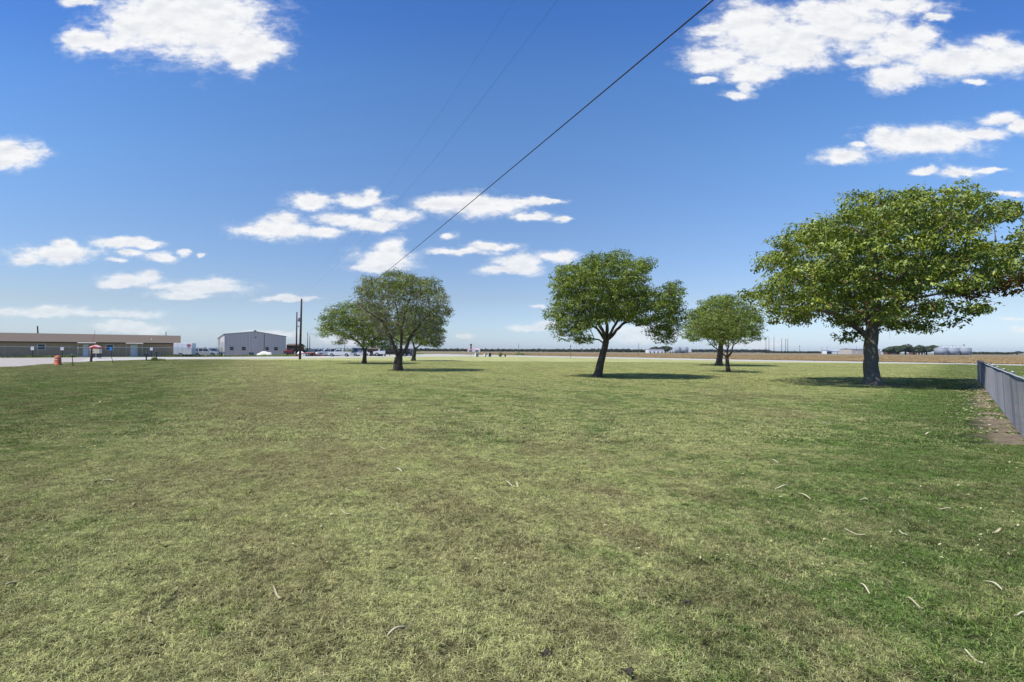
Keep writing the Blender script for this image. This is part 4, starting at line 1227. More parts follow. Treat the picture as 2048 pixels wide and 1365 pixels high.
def vehicle(name, label, cat, loc, rz, kind, paint, group='parked vehicles in the lot'):
    t = empty(name, loc, rz, label, cat, group)
    wdt = .93
    # nose towards -x
    if kind == 'pickup':
        L = 5.6; wx = (-1.85, 1.75)
        top = [(2.8, .55), (2.8, 1.18), (.75, 1.20), (.72, 1.22), (-1.05, 1.22), (-1.2, 1.16), (-2.6, 1.08), (-2.78, .95), (-2.8, .5)]
        cab = [(.75, 1.2), (.68, 1.80), (.45, 1.88), (-.55, 1.88), (-.8, 1.80), (-1.35, 1.18)]
        glz = [[(.60, 1.26), (.57, 1.76), (.05, 1.79), (.05, 1.26)], [(-.03, 1.26), (-.03, 1.79), (-.66, 1.76), (-1.12, 1.26)]]
    elif kind == 'suv':
        L = 5.2; wx = (-1.65, 1.55)
        top = [(2.55, .5), (2.6, 1.10), (2.5, 1.15), (-1.05, 1.15), (-2.45, 1.05), (-2.6, .9), (-2.62, .5)]
        cab = [(2.5, 1.12), (2.25, 1.78), (2.0, 1.86), (-.35, 1.86), (-.6, 1.80), (-1.2, 1.12)]
        glz = [[(2.2, 1.2), (2.05, 1.72), (1.35, 1.74), (1.35, 1.2)], [(1.2, 1.2), (1.2, 1.74), (.45, 1.76), (.45, 1.2)], [(.32, 1.2), (.32, 1.76), (-.5, 1.74), (-.98, 1.2)]]
    else:
        L = 4.7; wx = (-1.45, 1.4)
        top = [(2.3, .45), (2.35, .95), (2.2, 1.02), (-.9, .98), (-2.2, .86), (-2.35, .7), (-2.36, .42)]
        cab = [(2.0, 1.0), (1.3, 1.40), (1.0, 1.44), (-.1, 1.44), (-.3, 1.40), (-1.0, .97)]
        glz = [[(1.65, 1.03), (1.15, 1.34), (.5, 1.37), (.5, 1.03)], [(.4, 1.03), (.4, 1.37), (-.25, 1.34), (-.78, 1.03)]]
    z0 = .38
    poly = [top[0]] + top[1:] + [(top[-1][0], z0)] + arch(wx[0], .46, z0) + arch(wx[1], .46, z0) + [(top[0][0], z0)]
    # split the lower body into strips so that the side is a clean polygon
    body = MB().prism(poly, -wdt, wdt)
    o = body.build('body', M[paint], t, bevel=.035)
    cb2 = MB(); n = len(cab); ins = .14
    vs = [(x, -wdt+.03 + (ins if z > 1.3 else 0), z) for x, z in cab] + [(x, wdt-.03 - (ins if z > 1.3 else 0), z) for x, z in cab]
    cb2.add(vs, [tuple(range(n)), tuple(range(2*n-1, n-1, -1))] + [(i, i+n, (i+1) % n+n, (i+1) % n) for i in range(n)])
    cb2.build('cab', M[paint], t)
    for g in glz:
        for sgn in (-1, 1):
            gm = MB()
            def yy(z): return sgn*(wdt-.03 - ins*min(1, max(0, (z-1.18)/(.62))) + .012)
            gm.add([(x, yy(z), z) for x, z in g], [tuple(range(len(g)))])
            gm.build('side_window', M['glass'], t)
    a, b = cab[-1], cab[-2]
    MB().add([(a[0]-.012, -.78, a[1]+.08), (a[0]-.012, .78, a[1]+.08), (b[0]-.05, .70, b[1]-.04), (b[0]-.05, -.70, b[1]-.04)], [(0, 1, 2, 3)]).build('windscreen', M['glass'], t)
    fx_ = top[-2][0] if kind != 'pickup' else -2.8
    for sgn in (-1, 1):
        MB().box(fx_-.02, fx_+.25, sgn*.72-.16, sgn*.72+.16, top[-2][1]-.2, top[-2][1]-.03).build('headlight', M['lamp'], t)
        MB().box(top[0][0]-.03, top[0][0]+.02, sgn*.8-.09, sgn*.8+.09, .75, .98).build('tail_light', M['tail'], t)
    MB().box(fx_-.09, fx_+.02, -.85, .85, .42, .58).build('bumper', M['chrome'], t)
    if kind == 'pickup':
        MB().box(.85, 2.7, -.78, .78, 1.185, 1.215).build('bed_liner', M['black'], t)
    for x in wx:
        for y in (-.82, .82): wheel(t, x, y, .38)
    return t
def at(px, Y, z=0): return Vector((colx(px, Y), Y, z))
vehicle('suv', 'white sport utility vehicle parked beside the white cargo trailer', 'suv', at(411, 121), R(180+18), 'suv', 'car_white')
vehicle('pickup_truck', 'dark pickup parked behind the white sport utility vehicle', 'pickup', at(397, 131), R(12), 'pickup', 'car_dark')
vehicle('pickup_truck', 'silver pickup half hidden behind the white sport utility vehicle, nearer the workshop', 'pickup', at(426, 134), R(200), 'pickup', 'car_silver')
vehicle('pickup_truck', 'silver-white crew pickup seen side on at the right end of the vehicle row', 'pickup', at(680, 131), R(8), 'pickup', 'car_white')
vehicle('pickup_truck', 'white pickup nosing out just left of the side-on silver-white pickup', 'pickup', at(654, 138), R(38), 'pickup', 'car_white')
vehicle('pickup_truck', 'white pickup in the middle of the row, third from its right end', 'pickup', at(640, 141), R(42), 'pickup', 'car_white')
vehicle('suv', 'dark blue vehicle between the red implement and the white pickups', 'suv', at(630, 140), R(70), 'suv', 'car_blue')
vehicle('van', 'pale blue-grey vehicle behind the middle of the row', 'suv', at(636, 152), R(10), 'suv', 'car_silver')
vehicle('suv', 'dark vehicle behind the side-on silver-white pickup', 'suv', at(664, 145), R(5), 'suv', 'car_dark')
vehicle('sedan', 'dark blue sedan right of the side-on silver-white pickup', 'car', at(706, 140), R(10), 'sedan', 'car_blue')
vehicle('sedan', 'white sedan just left of the trunk of the yellow-green tree', 'car', at(722, 138), R(14), 'sedan', 'car_white')

# flatbed truck with white cab and black bed
def flatbed(loc, rz):
    t = empty('flatbed_truck', loc, rz, 'white-cabbed truck with a long black bed, right of the yellow-green tree trunk', 'truck', 'parked vehicles in the lot')
    MB().prism([(-4.2, .6), (-4.2, 1.25), (-2.9, 1.45), (-2.6, 2.25), (-1.0, 2.3), (-1.0, .6)], -1.05, 1.05).build('cab', M['car_white'], t, bevel=.05)
    MB().prism([(-2.55, 1.5), (-2.35, 2.15), (-1.4, 2.15), (-1.4, 1.5)], -1.07, 1.07).build('side_window', M['glass'], t)
    MB().add([(-2.93, -.95, 1.5), (-2.93, .95, 1.5), (-2.66, .9, 2.2), (-2.66, -.9, 2.2)], [(0, 1, 2, 3)]).build('windscreen', M['glass'], t)
    MB().box(-3.2, -.5, -1.1, 1.1, 2.42, 2.62).build('roof_rack', M['black'], t)
    MB().box(-.9, 5.6, -1.15, 1.15, 1.2, 2.1).build('bed', M['black'], t)
    MB().box(-1, 5.6, -.5, .5, .6, 1.2).build('chassis', M['black'], t)
    for x in (-3.2, 2.9, 4.1):
        for y in (-.95, .95): wheel(t, x, y, .5, .3)
flatbed(at(779, 140), R(6))
# enclosed cargo trailer
tr = empty('cargo_trailer', at(371, 113), R(8), 'white enclosed cargo trailer with a round red emblem at the end of the tan building', 'trailer')
MB().box(-2.0, 1.72, -1.0, 1.0, .5, 2.98).build('body', M['white'], tr, bevel=.04)
for x in (-1.1, -.2, .7): MB().box(x-.012, x+.012, -1.012, -1.002, .52, 2.95).build('panel_seam', M['galv'], tr)
def disc(cx, cz, r_, y): return [(cx + r_*math.cos(k*2*math.pi/24), y, cz + r_*math.sin(k*2*math.pi/24)) for k in range(24)]
em = MB().add(disc(1.12, 2.45, .42, -1.016), [tuple(range(24))]).build('emblem', M['red'], tr)
e2 = MB().add(disc(1.12, 2.45, .33, -1.020), [tuple(range(24))]); e2.build('emblem_field', M['pink_cloth'], em)
MB().add(disc(1.12, 2.45, .22, -1.024), [tuple(range(24))]).build('emblem_centre', M['red'], em)
MB().box(.98, 1.27, -1.016, -1.003, 1.82, 1.93).build('lettering', M['red'], tr)
for y in (-.92, .92): wheel(tr, -.55, y, .42)
MB().tube([(1.7, -.6, .5), (2.9, 0, .45)], .05, 6).tube([(1.7, .6, .5), (2.9, 0, .45)], .05, 6).tube([(2.7, 0, 0), (2.7, 0, .6)], .04, 6).build('tow_bar', M['black'], tr)

# red tractor, red implement, teal canopy tractor, covered boat
def tractor(loc, rz, paint, label, canopy, s=1.0):
    t = empty('tractor', loc, rz, label, 'tractor')
    MB().prism([(-1.9, .75), (-1.95, 1.35), (-.3, 1.55), (.5, 1.55), (.5, .75)], -.38, .38).build('bonnet', M[paint], t, bevel=.05)
    MB().prism([(.5, .7), (.5, 1.2), (1.5, 1.2), (1.8, .9), (1.8, .7)], -.6, .6).build('body', M[paint], t)
    MB().box(.9, 1.4, -.25, .25, 1.2, 1.35).box(1.3, 1.4, -.25, .25, 1.35, 1.8).build('seat', M['black'], t)
    for x in (.35, 1.65):
        for y in (-.62, .62): MB().tube([(x, y, 1.0), (x, y, 2.55)], .05, 6).build('roof_post', M['black'], t)
    MB().box(.1, 1.95, -.85, .85, 2.55, 2.72).build('roof', M[canopy], t, bevel=.05)
    MB().tube([(-1.1, .15, 1.5), (-1.1, .15, 2.3)], .05, 6).build('exhaust', M['black'], t)
    for y in (-.85, .85): wheel(t, 1.2, y, .82, .42); wheel(t, -1.4, y, .45, .25)
    return t
tractor(at(583, 140), R(15), 'red', 'red tractor with dark roof beside the workshop wall', 'black')
tractor(at(612, 150), R(190), 'car_teal', 'dark green tractor with flat canopy right of the tallest pole', 'car_teal')
im = empty('farm_implement', at(612, 131), R(4), 'rusty red trailed implement with long drawbar before the vehicle row', 'farm implement')
MB().tube([(-3.0, 0, .35), (-1.0, -.2, .7), (2.2, 0, 1.15)], .10, 6).tube([(2.0, -.1, 1.15), (2.6, 0, .3)], .09, 6).tube([(-2.4, .8, .4), (2.2, .3, 1.0)], .09, 6).build('frame', M['red'], im)
for x in (-1.8, -.9, 0, .9): MB().tube([(x, .4, .75), (x+.15, .4, .05)], .05, 6).build('tine', M['red'], im)
MB().tube([(2.4, 0, .5), (4.4, .2, .25)], .07, 6).build('drawbar', M['red'], im)
for y in (-.5, .9): wheel(im, .6, y, .38)
def heap(name, label, cat, loc, rz, L, Wd, H, m, seed, humps=2):
    rng = np.random.default_rng(seed); nu, nv = 28, 10; V, Q = [], []
    for i in range(nu+1):
        u_ = i/nu*2-1
        for j in range(nv+1):
            v_ = j/nv*2-1
            e = max(0, 1-abs(u_)**2.6)*max(0, 1-abs(v_)**2.4)
            hump = .78 + .22*abs(math.cos(u_*math.pi*humps/2+.4))
            z = H*math.sqrt(e)*hump + .03*math.sin(9*u_+4*v_)*e
            V.append((u_*L/2, v_*Wd/2, z if e > 0 else -.02))
    for i in range(nu):
        for j in range(nv):
            a = i*(nv+1)+j; Q.append((a, a+nv+1, a+nv+2, a+1))
    o = np_obj(name, np.array(V), np.array(Q), m)
    o.data.polygons.foreach_set('use_smooth', np.ones(len(Q), bool))
    o.location = loc; o.rotation_euler = (0, 0, rz)
    return tag(o, label, cat)
heap('covered_heap', 'low cream tarpaulin-covered mound in weeds before the workshop windows', 'covered heap', at(530, 131), R(4), 3.9, 1.7, 1.25, M['cream'], 1)
heap('covered_boat', 'small white covered boat between the two poles and the red implement', 'boat', at(602, 135), R(10), 2.3, 1.3, 1.3, M['white'], 2, 1)
def rock(px, Y, s, label, seed):
    rng = np.random.default_rng(seed)
    import bmesh
    bm = bmesh.new(); bmesh.ops.create_icosphere(bm, subdivisions=2, radius=1)
    for v in bm.verts:
        k = 1 + .18*math.sin(v.co.x*4+seed) * math.cos(v.co.y*5-seed) + rng.normal(0, .05)
        v.co = Vector((v.co.x*s*k, v.co.y*s*.8*k, v.co.z*s*.55*k + s*.2))
    me = bpy.data.meshes.new('boulder'); bm.to_mesh(me); bm.free(); me.materials.append(M['rock'])
    o = bpy.data.objects.new('boulder', me); COL.objects.link(o); o.location = at(px, Y)
    return tag(o, label, 'boulder', 'pale boulders lining the road')
for i, (px, s, lb) in enumerate([(397, .42, 'pale boulder under the front of the white sport utility vehicle, leftmost of the row'), (411, .45, 'pale boulder, second from the left in the roadside row'),
                          (422, .36, 'small pale boulder, third in the roadside row'), (430, .36, 'small pale boulder, fourth in the roadside row'), (438, .34, 'pale boulder nearest the workshop corner')]):
    rock(px, 118, s, lb, i+3)

# low structures behind the lot
def shed(name, label, p0, p1, Y, z1, wall, roof_m, d=5, cat='building', pitch=.5, extra=None):
    xa_, xb_ = colx(p0, Y), colx(p1, Y)
    t = empty(name, ((xa_+xb_)/2, Y, 0), 0, label, cat)
    hw = (xb_-xa_)/2
    MB().box(-hw, hw, 0, d, -.1, z1).build('wall', M[wall], t)
    r_ = MB().prism([(-.3, z1), (d/2, z1+pitch), (d+.3, z1), (d+.3, z1+.12), (d/2, z1+pitch+.14), (-.3, z1+.12)], 0, 1)
    r_.v = [(-hw-.25+y*(2*hw+.5), x, z) for x, y, z in r_.v]
    r_.build('roof', M[roof_m], t)
    if extra: extra(t, hw)
    return t
def doors(n, m='glass', z=2.0, w_=.5):
    def f(t, hw):
        for k in range(n):
            x = -hw + (k+.5)*2*hw/n
            MB().box(x-hw/n*w_, x+hw/n*w_, -.06, -.004, 0.0, z).build('doorway', M[m], t)
    return f
shed('storage_shed', 'grey-roofed low shed behind the middle of the vehicle row', 705, 745, 175, 2.3, 'cabinet', 'metal_roof', extra=doors(3))
shed('storage_shed', 'brown timber-sided shed between the tree trunks behind the weeds', 737, 757, 142, 1.9, 'brick_dark', 'shingle', extra=doors(2, z=1.5, w_=.3))
shed('storage_shed', 'dark low shed just right of the workshop behind the red tractor', 573, 596, 175, 3.1, 'brick_dark', 'shingle', extra=doors(2))
shed('storage_shed', 'grey metal shed left of the trunk of the rearmost tree', 810, 826, 150, 2.1, 'cabinet', 'metal_roof', extra=doors(2, z=1.6))

# ------------------------------------------------------------------ things along the left roadside
dr = empty('traffic_drum', G(115.5, 730.8), 0, 'orange traffic drum with faded bands on the lawn edge', 'traffic drum')
MB().lathe([(.34, 0), (.35, .03), (.30, .06), (.295, .30), (.28, .32), (.275, .62), (.26, .64), (.255, .88), (.20, .93), (.10, .95)], 22).build('body', M['orange'], dr, True)
for z in (.22, .48, .74): MB().lathe([(.305-.05*z, z), (.303-.05*z, z+.09)], 22).build('band', M['orange_band'], dr, True)
MB().lathe([(.42, 0), (.42, .05), (.33, .06)], 20).build('base_ring', M['rubber'], dr)
MB().box(-.09, .09, -.02, .02, .95, 1.03).build('handle', M['orange'], dr)
sk = empty('marker_stake', G(146.3, 734), 0, 'short dark leaning stake with a grey cap beside the traffic drum', 'stake')
tp = W(144.2, 709.5, sk.location.y) - sk.location
MB().tube([(0, 0, -.1), tuple(tp)], .03, 6).build('stake', M['black'], sk)
MB().box(tp.x-.11, tp.x+.09, -.06, .06, tp.z-.03, tp.z+.05).build('cap', M['galv'], sk)
def board_sign(px, base_py, y_top, y_bot, wpx, m, label, post='black', lean=0.0, cat='sign', group=None, glyph=None):
    b = G(px, base_py); Y = b.y
    zt, zb = W(px, y_top, Y).z, W(px, y_bot, Y).z; hw = wpx*Y/F/2
    t = empty('sign_post', b, 0, label, cat, group)
    MB().tube([(lean, 0, -.1), (0, 0, zt-.05)], .05, 7).build('post', M[post], t)
    s_ = MB().box(-hw, hw, -.09, -.055, zb, zt).build('panel', M[m], t)
    h = zt-zb
    gl = MB()
    for z, f in ((.75, .6), (.55, .7), (.35, .5)): gl.box(-hw*f, hw*f, -.096, -.0915, zb+h*z-.02, zb+h*z+.02)
    if glyph: gl.build('lettering', M[glyph], s_)
    return t
board_sign(65, 716.2, 693.8, 700.5, 6, 'white', 'white square notice on a dark post, left of the first window of the tan building', glyph='galv', group='white notices along the fence')
board_sign(124.5, 715.6, 695, 700.8, 6, 'white', 'white square notice on a dark post between the first window and the gate', glyph='galv', group='white notices along the fence')
board_sign(303, 714.8, 696, 701, 5, 'white', 'white square notice on a dark post right of the second white door', glyph='galv', group='white notices along the fence')
b_ = G(227.3, 726.6)
bs_ = empty('sign_post', b_, 0, 'small bright blue sign on a thin leaning dark post', 'sign')
tp = W(222.3, 695, b_.y) - b_
MB().tube([(0, 0, -.1), tuple(W(222.6, 714, b_.y) - b_), tuple(tp)], .028, 6).build('post', M['black'], bs_)
MB().box(tp.x-.13, tp.x+.13, -.05, -.02, tp.z-.38, tp.z+.03).build('panel', M['blue'], bs_)
def mailbox(px, py, label, h, s=1.0):
    t = empty('mailbox', G(px, py), 0, label, 'mailbox', 'roadside mailboxes')
    MB().box(-.055, .055, -.055, .055, -.1, h).build('post', M['post_wood' if s > 1 else 'black'], t)
    pr = [(.12*s*math.cos(k*math.pi/8), .12*s*math.sin(k*math.pi/8)+.10) for k in range(9)] + [(-.12*s, 0), (.12*s, 0)]
    b = MB().prism(pr, -.28*s, .28*s); b.v = [(x*1.4, y, z+h) for x, y, z in b.v]
    bo = b.build('box', M['black'], t)
    MB().box(.13*s*1.4, .15*s*1.4, -.15, -.05, h+.1, h+.3).build('flag', M['red'], bo)
mailbox(292.5, 722.2, 'black mailbox on a dark post by the road, left of the weed clump', .78)
mailbox(313, 719.5, 'smaller black mailbox above the weed clump by the road', .98, .8)
# wooden post, umbrella and stand
pp = empty('timber_post', G(182, 724.2), 0, 'stout dark timber post at the lawn edge before the red umbrella', 'post')
MB().tube([(0, 0, -.2), (.02, 0, .9), (.03, .02, 1.78)], [.14, .12, .10], 8).build('post', M['post_wood'], pp, False)
MB().box(-.2, .3, -.03, .03, 1.25, 1.33).build('cross_piece', M['post_wood'], pp)
MB().tube([(.03, 0, 1.6), (.1, .05, 2.2), (.35, .1, 4.0)], .018, 5).build('rod', M['red_cloth'], pp)
um = empty('parasol', at(192, 86), 0, 'red and pink parasol with scalloped rim in front of the left door', 'parasol')
MB().tube([(0, 0, 0), (0, 0, 2.25)], .03, 6).build('pole', M['white'], um)
cn_ = MB()
for k in range(8):
    a0, a1 = k*math.pi/4, (k+1)*math.pi/4
    for r_a, r_b, za_, zb_, mi in ((0, .55, 2.30, 2.12, 1), (.55, .95, 2.12, 1.92, k % 2), (.95, .98, 1.92, 1.74, 0)):
        vs = [(r_a*math.cos(a0), r_a*math.sin(a0), za_), (r_b*math.cos(a0), r_b*math.sin(a0), zb_), (r_b*math.cos(a1), r_b*math.sin(a1), zb_), (r_a*math.cos(a1), r_a*math.sin(a1), za_)]
        if r_a == 0: cn_.add(vs[:3], [(0, 1, 2)], mi)
        else: cn_.add(vs, [(0, 1, 2, 3)], mi)
cn_.build('canopy', [M['red_cloth'], M['pink_cloth']], um)
st = empty('serving_stand', at(192, 88.5), 0, 'beige-fronted stand with dark base under the parasol', 'stand')
MB().box(-.8, .8, -.3, .3, .85, 1.62).build('panel', M['beige'], st)
MB().box(-.74, .74, -.25, .25, .15, .85).build('cabinet', M['black'], st)
for x in (-.7, .7):
    for y in (-.22, .22): MB().box(x-.04, x+.04, y-.04, y+.04, 0, .15).build('leg', M['black'], st)
# cone and barrels by the workshop
cone = empty('traffic_cone', at(474.6, 128), 0, 'small orange traffic cone before the workshop', 'cone')
MB().lathe([(.16, .04), (.12, .25), (.07, .6), (.03, .78)], 14).build('body', M['orange'], cone, True)
MB().box(-.22, .22, -.22, .22, 0, .04).build('base', M['orange'], cone)
MB().lathe([(.112, .34), (.088, .48)], 14).build('band', M['white'], cone, True)
for px, lb in ((500, 'dark blue drum below the white downpipe of the workshop'), (505, 'dark blue drum right of the downpipe beside another drum')):
    d_ = MB().lathe([(.28, 0), (.3, .02), (.29, .3), (.305, .32), (.29, .34), (.29, .6), (.305, .62), (.3, .88), (.26, .9)], 16).build('storage_drum', M['car_blue'], None, True)
    d_.location = at(px, 137); tag(d_, lb, 'drum', 'drums at the workshop wall')
# roadside cabinets in the middle
def cabinet(px, py, wpx, hpx, label, m='cabinet', side_m='white'):
    b = G(px, py); w_ = wpx*b.y/F; h = hpx*b.y/F
    t = empty('utility_cabinet', b, R(25), label, 'utility cabinet', 'utility cabinets at the road corner')
    MB().box(-w_/2, w_/2, -.35, .35, .1, h).build('body', M[m], t, bevel=.03)
    MB().box(-w_/2-.05, w_/2+.05, -.4, .4, 0, .1).build('plinth', M['rock'], t)
    MB().box(-w_/2+.06, w_/2-.06, -.372, -.352, .18, h-.08).build('door', M[m], t)
    MB().box(-w_/2-.015, -w_/2-.002, -.33, .33, .12, h-.03).build('side_panel', M[side_m], t)
cabinet(953.5, 714.2, 6.0, 8.2, 'leftmost roadside cabinet, grey with a white side')
cabinet(970, 713.8, 3.2, 6.0, 'smallest pale roadside cabinet, second from the left', 'galv_pale')
cabinet(979, 714.2, 5.2, 7.8, 'roadside cabinet with a dark front, third from the left', 'car_dark', 'galv_pale')
def bush(px, py, wpx, hpx, label, seed, leaf):
    rng = np.random.default_rng(seed); b = G(px, py); w_, h = wpx*b.y/F, hpx*b.y/F; n = 900
    d = unit(rng.normal(0, 1, (n, 3))); r_ = rng.uniform(.3, 1, (n, 1))**.5
    Pp = d*r_*np.array([w_/2, w_/2, h/2]) + np.array([0, 0, h/2])
    Vl, Tl = leaves_mesh(Pp, d+np.array([0, 0, .5]), .13, rng, .2, .6)
    t = empty('shrub', b, 0, label, 'shrub')
    np_obj('foliage', Vl, Tl, M[leaf], t)
    sm = MB()
    for k in range(6):
        a = rng.uniform(0, 6.28); sm.tube([(0, 0, -.05), (math.cos(a)*w_*.25, math.sin(a)*w_*.25, h*.7)], [.025, .01], 5)
    sm.build('stems', M['bark_grey'], t)
bush(1000.5, 714.2, 8.5, 9.5, 'greyish twiggy shrub right of the roadside cabinets', 5, 'leaf_pale')
bush(1010.5, 714, 3.5, 4.5, 'tiny dark shrub beside the greyish shrub', 6, 'leaf_far')
bush(1036, 711.2, 13, 6, 'low green bush across the road below the thin pole', 7, 'leaf_mid')
bush(1045, 711.4, 8, 5, 'smaller green bush at the right of the low green bush', 8, 'leaf_mid')
bush(308, 722, 9, 7, 'weedy green bush at the foot of the smaller mailbox', 9, 'leaf_mid')
# crossing signal and thin posts
cs_ = pole('crossing_signal', 942, 713.8, (942, 690), 'thin post with stacked dark and red discs behind the roadside', .05, .045, 'galv', 'signal')
for py, r_, m in ((690.3, .30, 'black'), (693.4, .20, 'red'), (696.0, .24, 'black'), (698.2, .18, 'red_cloth')):
    z = W(942, py, cs_.location.y).z
    o = MB().tube([(0, -.10, z), (0, -.04, z)], r_, 14).build('signal_disc', M[m], cs_)
MB().box(-.95, .95, -.05, -.01, W(942, 698.9, cs_.location.y).z-.04, W(942, 698.9, cs_.location.y).z+.06).build('crossbar', M['pink_cloth'], cs_)
pole('reflector_post', 935.5, 713.4, (935.5, 706), 'short thin post left of the crossing signal', .035, .03, 'galv')
pole('utility_pole', 1037.3, 0, (1037.3, 688.5), 'thin lone pole in the field beyond the low green bush', .13, .1, 'post_wood', Y=270)
pole('reflector_post', 1141, 716.6, (1141, 690), 'thin post with dark marker on top by the road, left of the central tree', .04, .035, 'post_wood', 'post',
     extra=lambda t, tp: MB().box(tp.x-.11, tp.x+.11, -.05, .03, tp.z-.95, tp.z).build('marker', M['cabinet'], t))
pole('utility_pole', 1277.3, 0, (1277.3, 686), 'thin lone pole in the field right of the central tree trunk', .12, .1, 'post_wood', Y=320)
for i, (px, ty, lb) in enumerate([(1532, 680, 'leftmost tall slim pole of the six beyond the field'), (1538, 678.5, 'second tall slim pole from the left of the six'), (1548, 674, 'third and tallest slim pole of the six'),
        (1563.3, 677.5, 'fourth slim pole from the left of the six'), (1571.3, 678.5, 'fifth slim pole, left one of the close right pair'), (1575.4, 677.5, 'rightmost slim pole of the six beyond the field')]):
    def xarm(t, tp):
        for f in (.97, .86): MB().box(tp.x-.9, tp.x+.9, -.1, .1, tp.z*f-.1, tp.z*f+.1).build('cross_arm', M['galv'], t)
    pole('power_pole', px, 0, (px, ty), lb, .42, .26, 'post_wood', 'power pole', 'tall power poles beyond the field', Y=800, extra=xarm)
pole('utility_pole', 1599, 0, (1599, 692), 'short far pole between the six slim poles and the white farm sheds', .25, .18, 'post_wood', Y=700,
     extra=lambda t, tp: MB().box(-.8, .8, -.2, .2, tp.z-.9, tp.z).build('equipment_box', M['galv'], t))
pole('utility_pole', 1644, 0, (1644, 694.5), 'thin far pole left of the white farm sheds', .16, .12, 'post_wood', Y=600)
pole('utility_pole', 1654, 0, (1654, 692.5), 'thin far pole at the left corner of the white farm sheds', .16, .12, 'post_wood', Y=600)
pole('utility_pole', 1712.8, 0, (1712.8, 692), 'thin far pole before the widest white farm shed', .16, .12, 'post_wood', Y=560)

# ------------------------------------------------------------------ far farm buildings and grain bins
def zt(px, py, Y): return W(px, py, Y).z
shed('farm_building', 'long low white farm building under dark trees beyond the field', 1297, 1328, 620, zt(1312, 699.6, 620), 'white', 'metal_roof', d=14, pitch=.5, extra=doors(4, z=1.9, w_=.32))
shed('farm_building', 'small dark open-fronted farm shed at the left of the white sheds', 1653.5, 1664, 600, zt(1660, 701.8, 600), 'white', 'metal_roof', d=10, pitch=.4, extra=doors(1, z=2.8, w_=.85))
shed('farm_building', 'white farm shed, second from the left of the group', 1665, 1684.5, 600, zt(1675, 701.8, 600), 'white', 'white', d=12, pitch=.5, extra=doors(1, 'cabinet', z=2.2, w_=.08))
shed('farm_building', 'blue-grey open-fronted shed between two white farm sheds', 1685.5, 1702.5, 600, zt(1694, 701.2, 600), 'cabinet', 'metal_roof', d=12, pitch=.5, extra=doors(2, 'car_blue', z=2.4, w_=.38))
shed('farm_building', 'widest cream farm shed left of the big trunk', 1703.5, 1760, 560, zt(1730, 699.3, 560), 'trim_pale', 'metal_roof', d=20, pitch=.9, extra=doors(3, 'white', z=3.4, w_=.12))
shed('farm_building', 'low white shed showing just right of the big trunk', 1762, 1776, 560, zt(1770, 703.2, 560), 'white', 'white', d=8, pitch=.3, extra=doors(1, 'cabinet', z=1.6, w_=.2))
shed('farmhouse', 'brown-walled house half hidden under the grove', 1780, 1800, 540, 2.5, 'brick_dark', 'shingle', d=10, pitch=1.0, extra=doors(3, 'glass', z=1.8, w_=.2))
shed('farmhouse', 'low house with pale doors under the right trees of the grove', 1832, 1850, 540, 2.6, 'brick_dark', 'trim_pale', d=10, pitch=.9, extra=doors(3, 'white', z=2.0, w_=.25))
def grain_bin(px0, px1, Y, eave_py, peak_py, label, group):
    xa_, xb_ = colx(px0, Y), colx(px1, Y); r_ = (xb_-xa_)/2; ze, zp = zt((px0+px1)/2, eave_py, Y), zt((px0+px1)/2, peak_py, Y)
    t = empty('grain_bin', ((xa_+xb_)/2, Y, 0), 0, label, 'grain bin', group)
    MB().lathe([(r_, -.1), (r_, ze)], 40).build('wall', M['bin_side'], t, True)
    MB().lathe([(r_*1.02, ze), (r_*1.02, ze+.08), (r_*.12, zp), (r_*.11, zp+.25), (.05, zp+.4)], 40).build('roof', M['galv_pale'], t, False)
    MB().box(-.5, .5, -r_-.12, -r_+.05, .3, 2.3).build('door', M['galv'], t)
    ld = MB()
    for s in (-.25, .25): ld.tube([(r_*.5+s, -r_*.88, 0), (r_*.5+s, -r_*.88, ze)], .05, 4)
    ld.build('ladder', M['galv_pale'], t)
    for k in range(6):
        a = k*math.pi/3; MB().box(r_*.6*math.cos(a)-.25, r_*.6*math.cos(a)+.25, r_*.6*math.sin(a)-.25, r_*.6*math.sin(a)+.25, ze+(zp-ze)*.4, ze+(zp-ze)*.4+.6).build('roof_vent', M['galv'], t)
    return t
grain_bin(1349.3, 1361.6, 600, 695.4, 692.0, 'left grain bin of the pair between the central and small trees', 'pair of grain bins')
grain_bin(1362.2, 1376.5, 605, 695.4, 693.0, 'right grain bin of the pair between the central and small trees', 'pair of grain bins')
grain_bin(1871, 1893, 500, 697.3, 694.8, 'left bin of the three large steel grain bins', 'three large grain bins')
grain_bin(1893.6, 1916, 500, 697.3, 694.0, 'middle bin of the three large steel grain bins', 'three large grain bins')
grain_bin(1916.6, 1940, 500, 697.3, 694.0, 'right bin of the three large steel grain bins', 'three large grain bins')
cw = empty('catwalk', at(1905, 500), 0, 'thin steel catwalk spanning the tops of the three large grain bins', 'catwalk')
za_ = zt(1905, 691.4, 500); hw = 12
MB().box(-hw, hw, -.3, .3, za_, za_+.12).build('deck', M['galv_pale'], cw)
MB().box(-hw, hw, -.32, -.28, za_+.5, za_+.56).build('rail', M['galv_pale'], cw)
for px in (1882, 1905, 1928):
    x = colx(px, 500) - cw.location.x; MB().box(x-.15, x+.15, -.15, .15, zt(px, 694.3, 500)-.3, za_).build('support', M['galv_pale'], cw)
MB().box(colx(1928, 500)-cw.location.x-.5, colx(1928, 500)-cw.location.x+.5, -.4, .4, za_+.1, za_+1.1).build('motor_housing', M['galv'], cw)
shed('farm_building', 'tiny arched pink-roofed far building behind the crossing signal', 935, 960, 850, 3.2, 'white', 'pink_cloth', d=12, pitch=1.5, extra=doors(2))
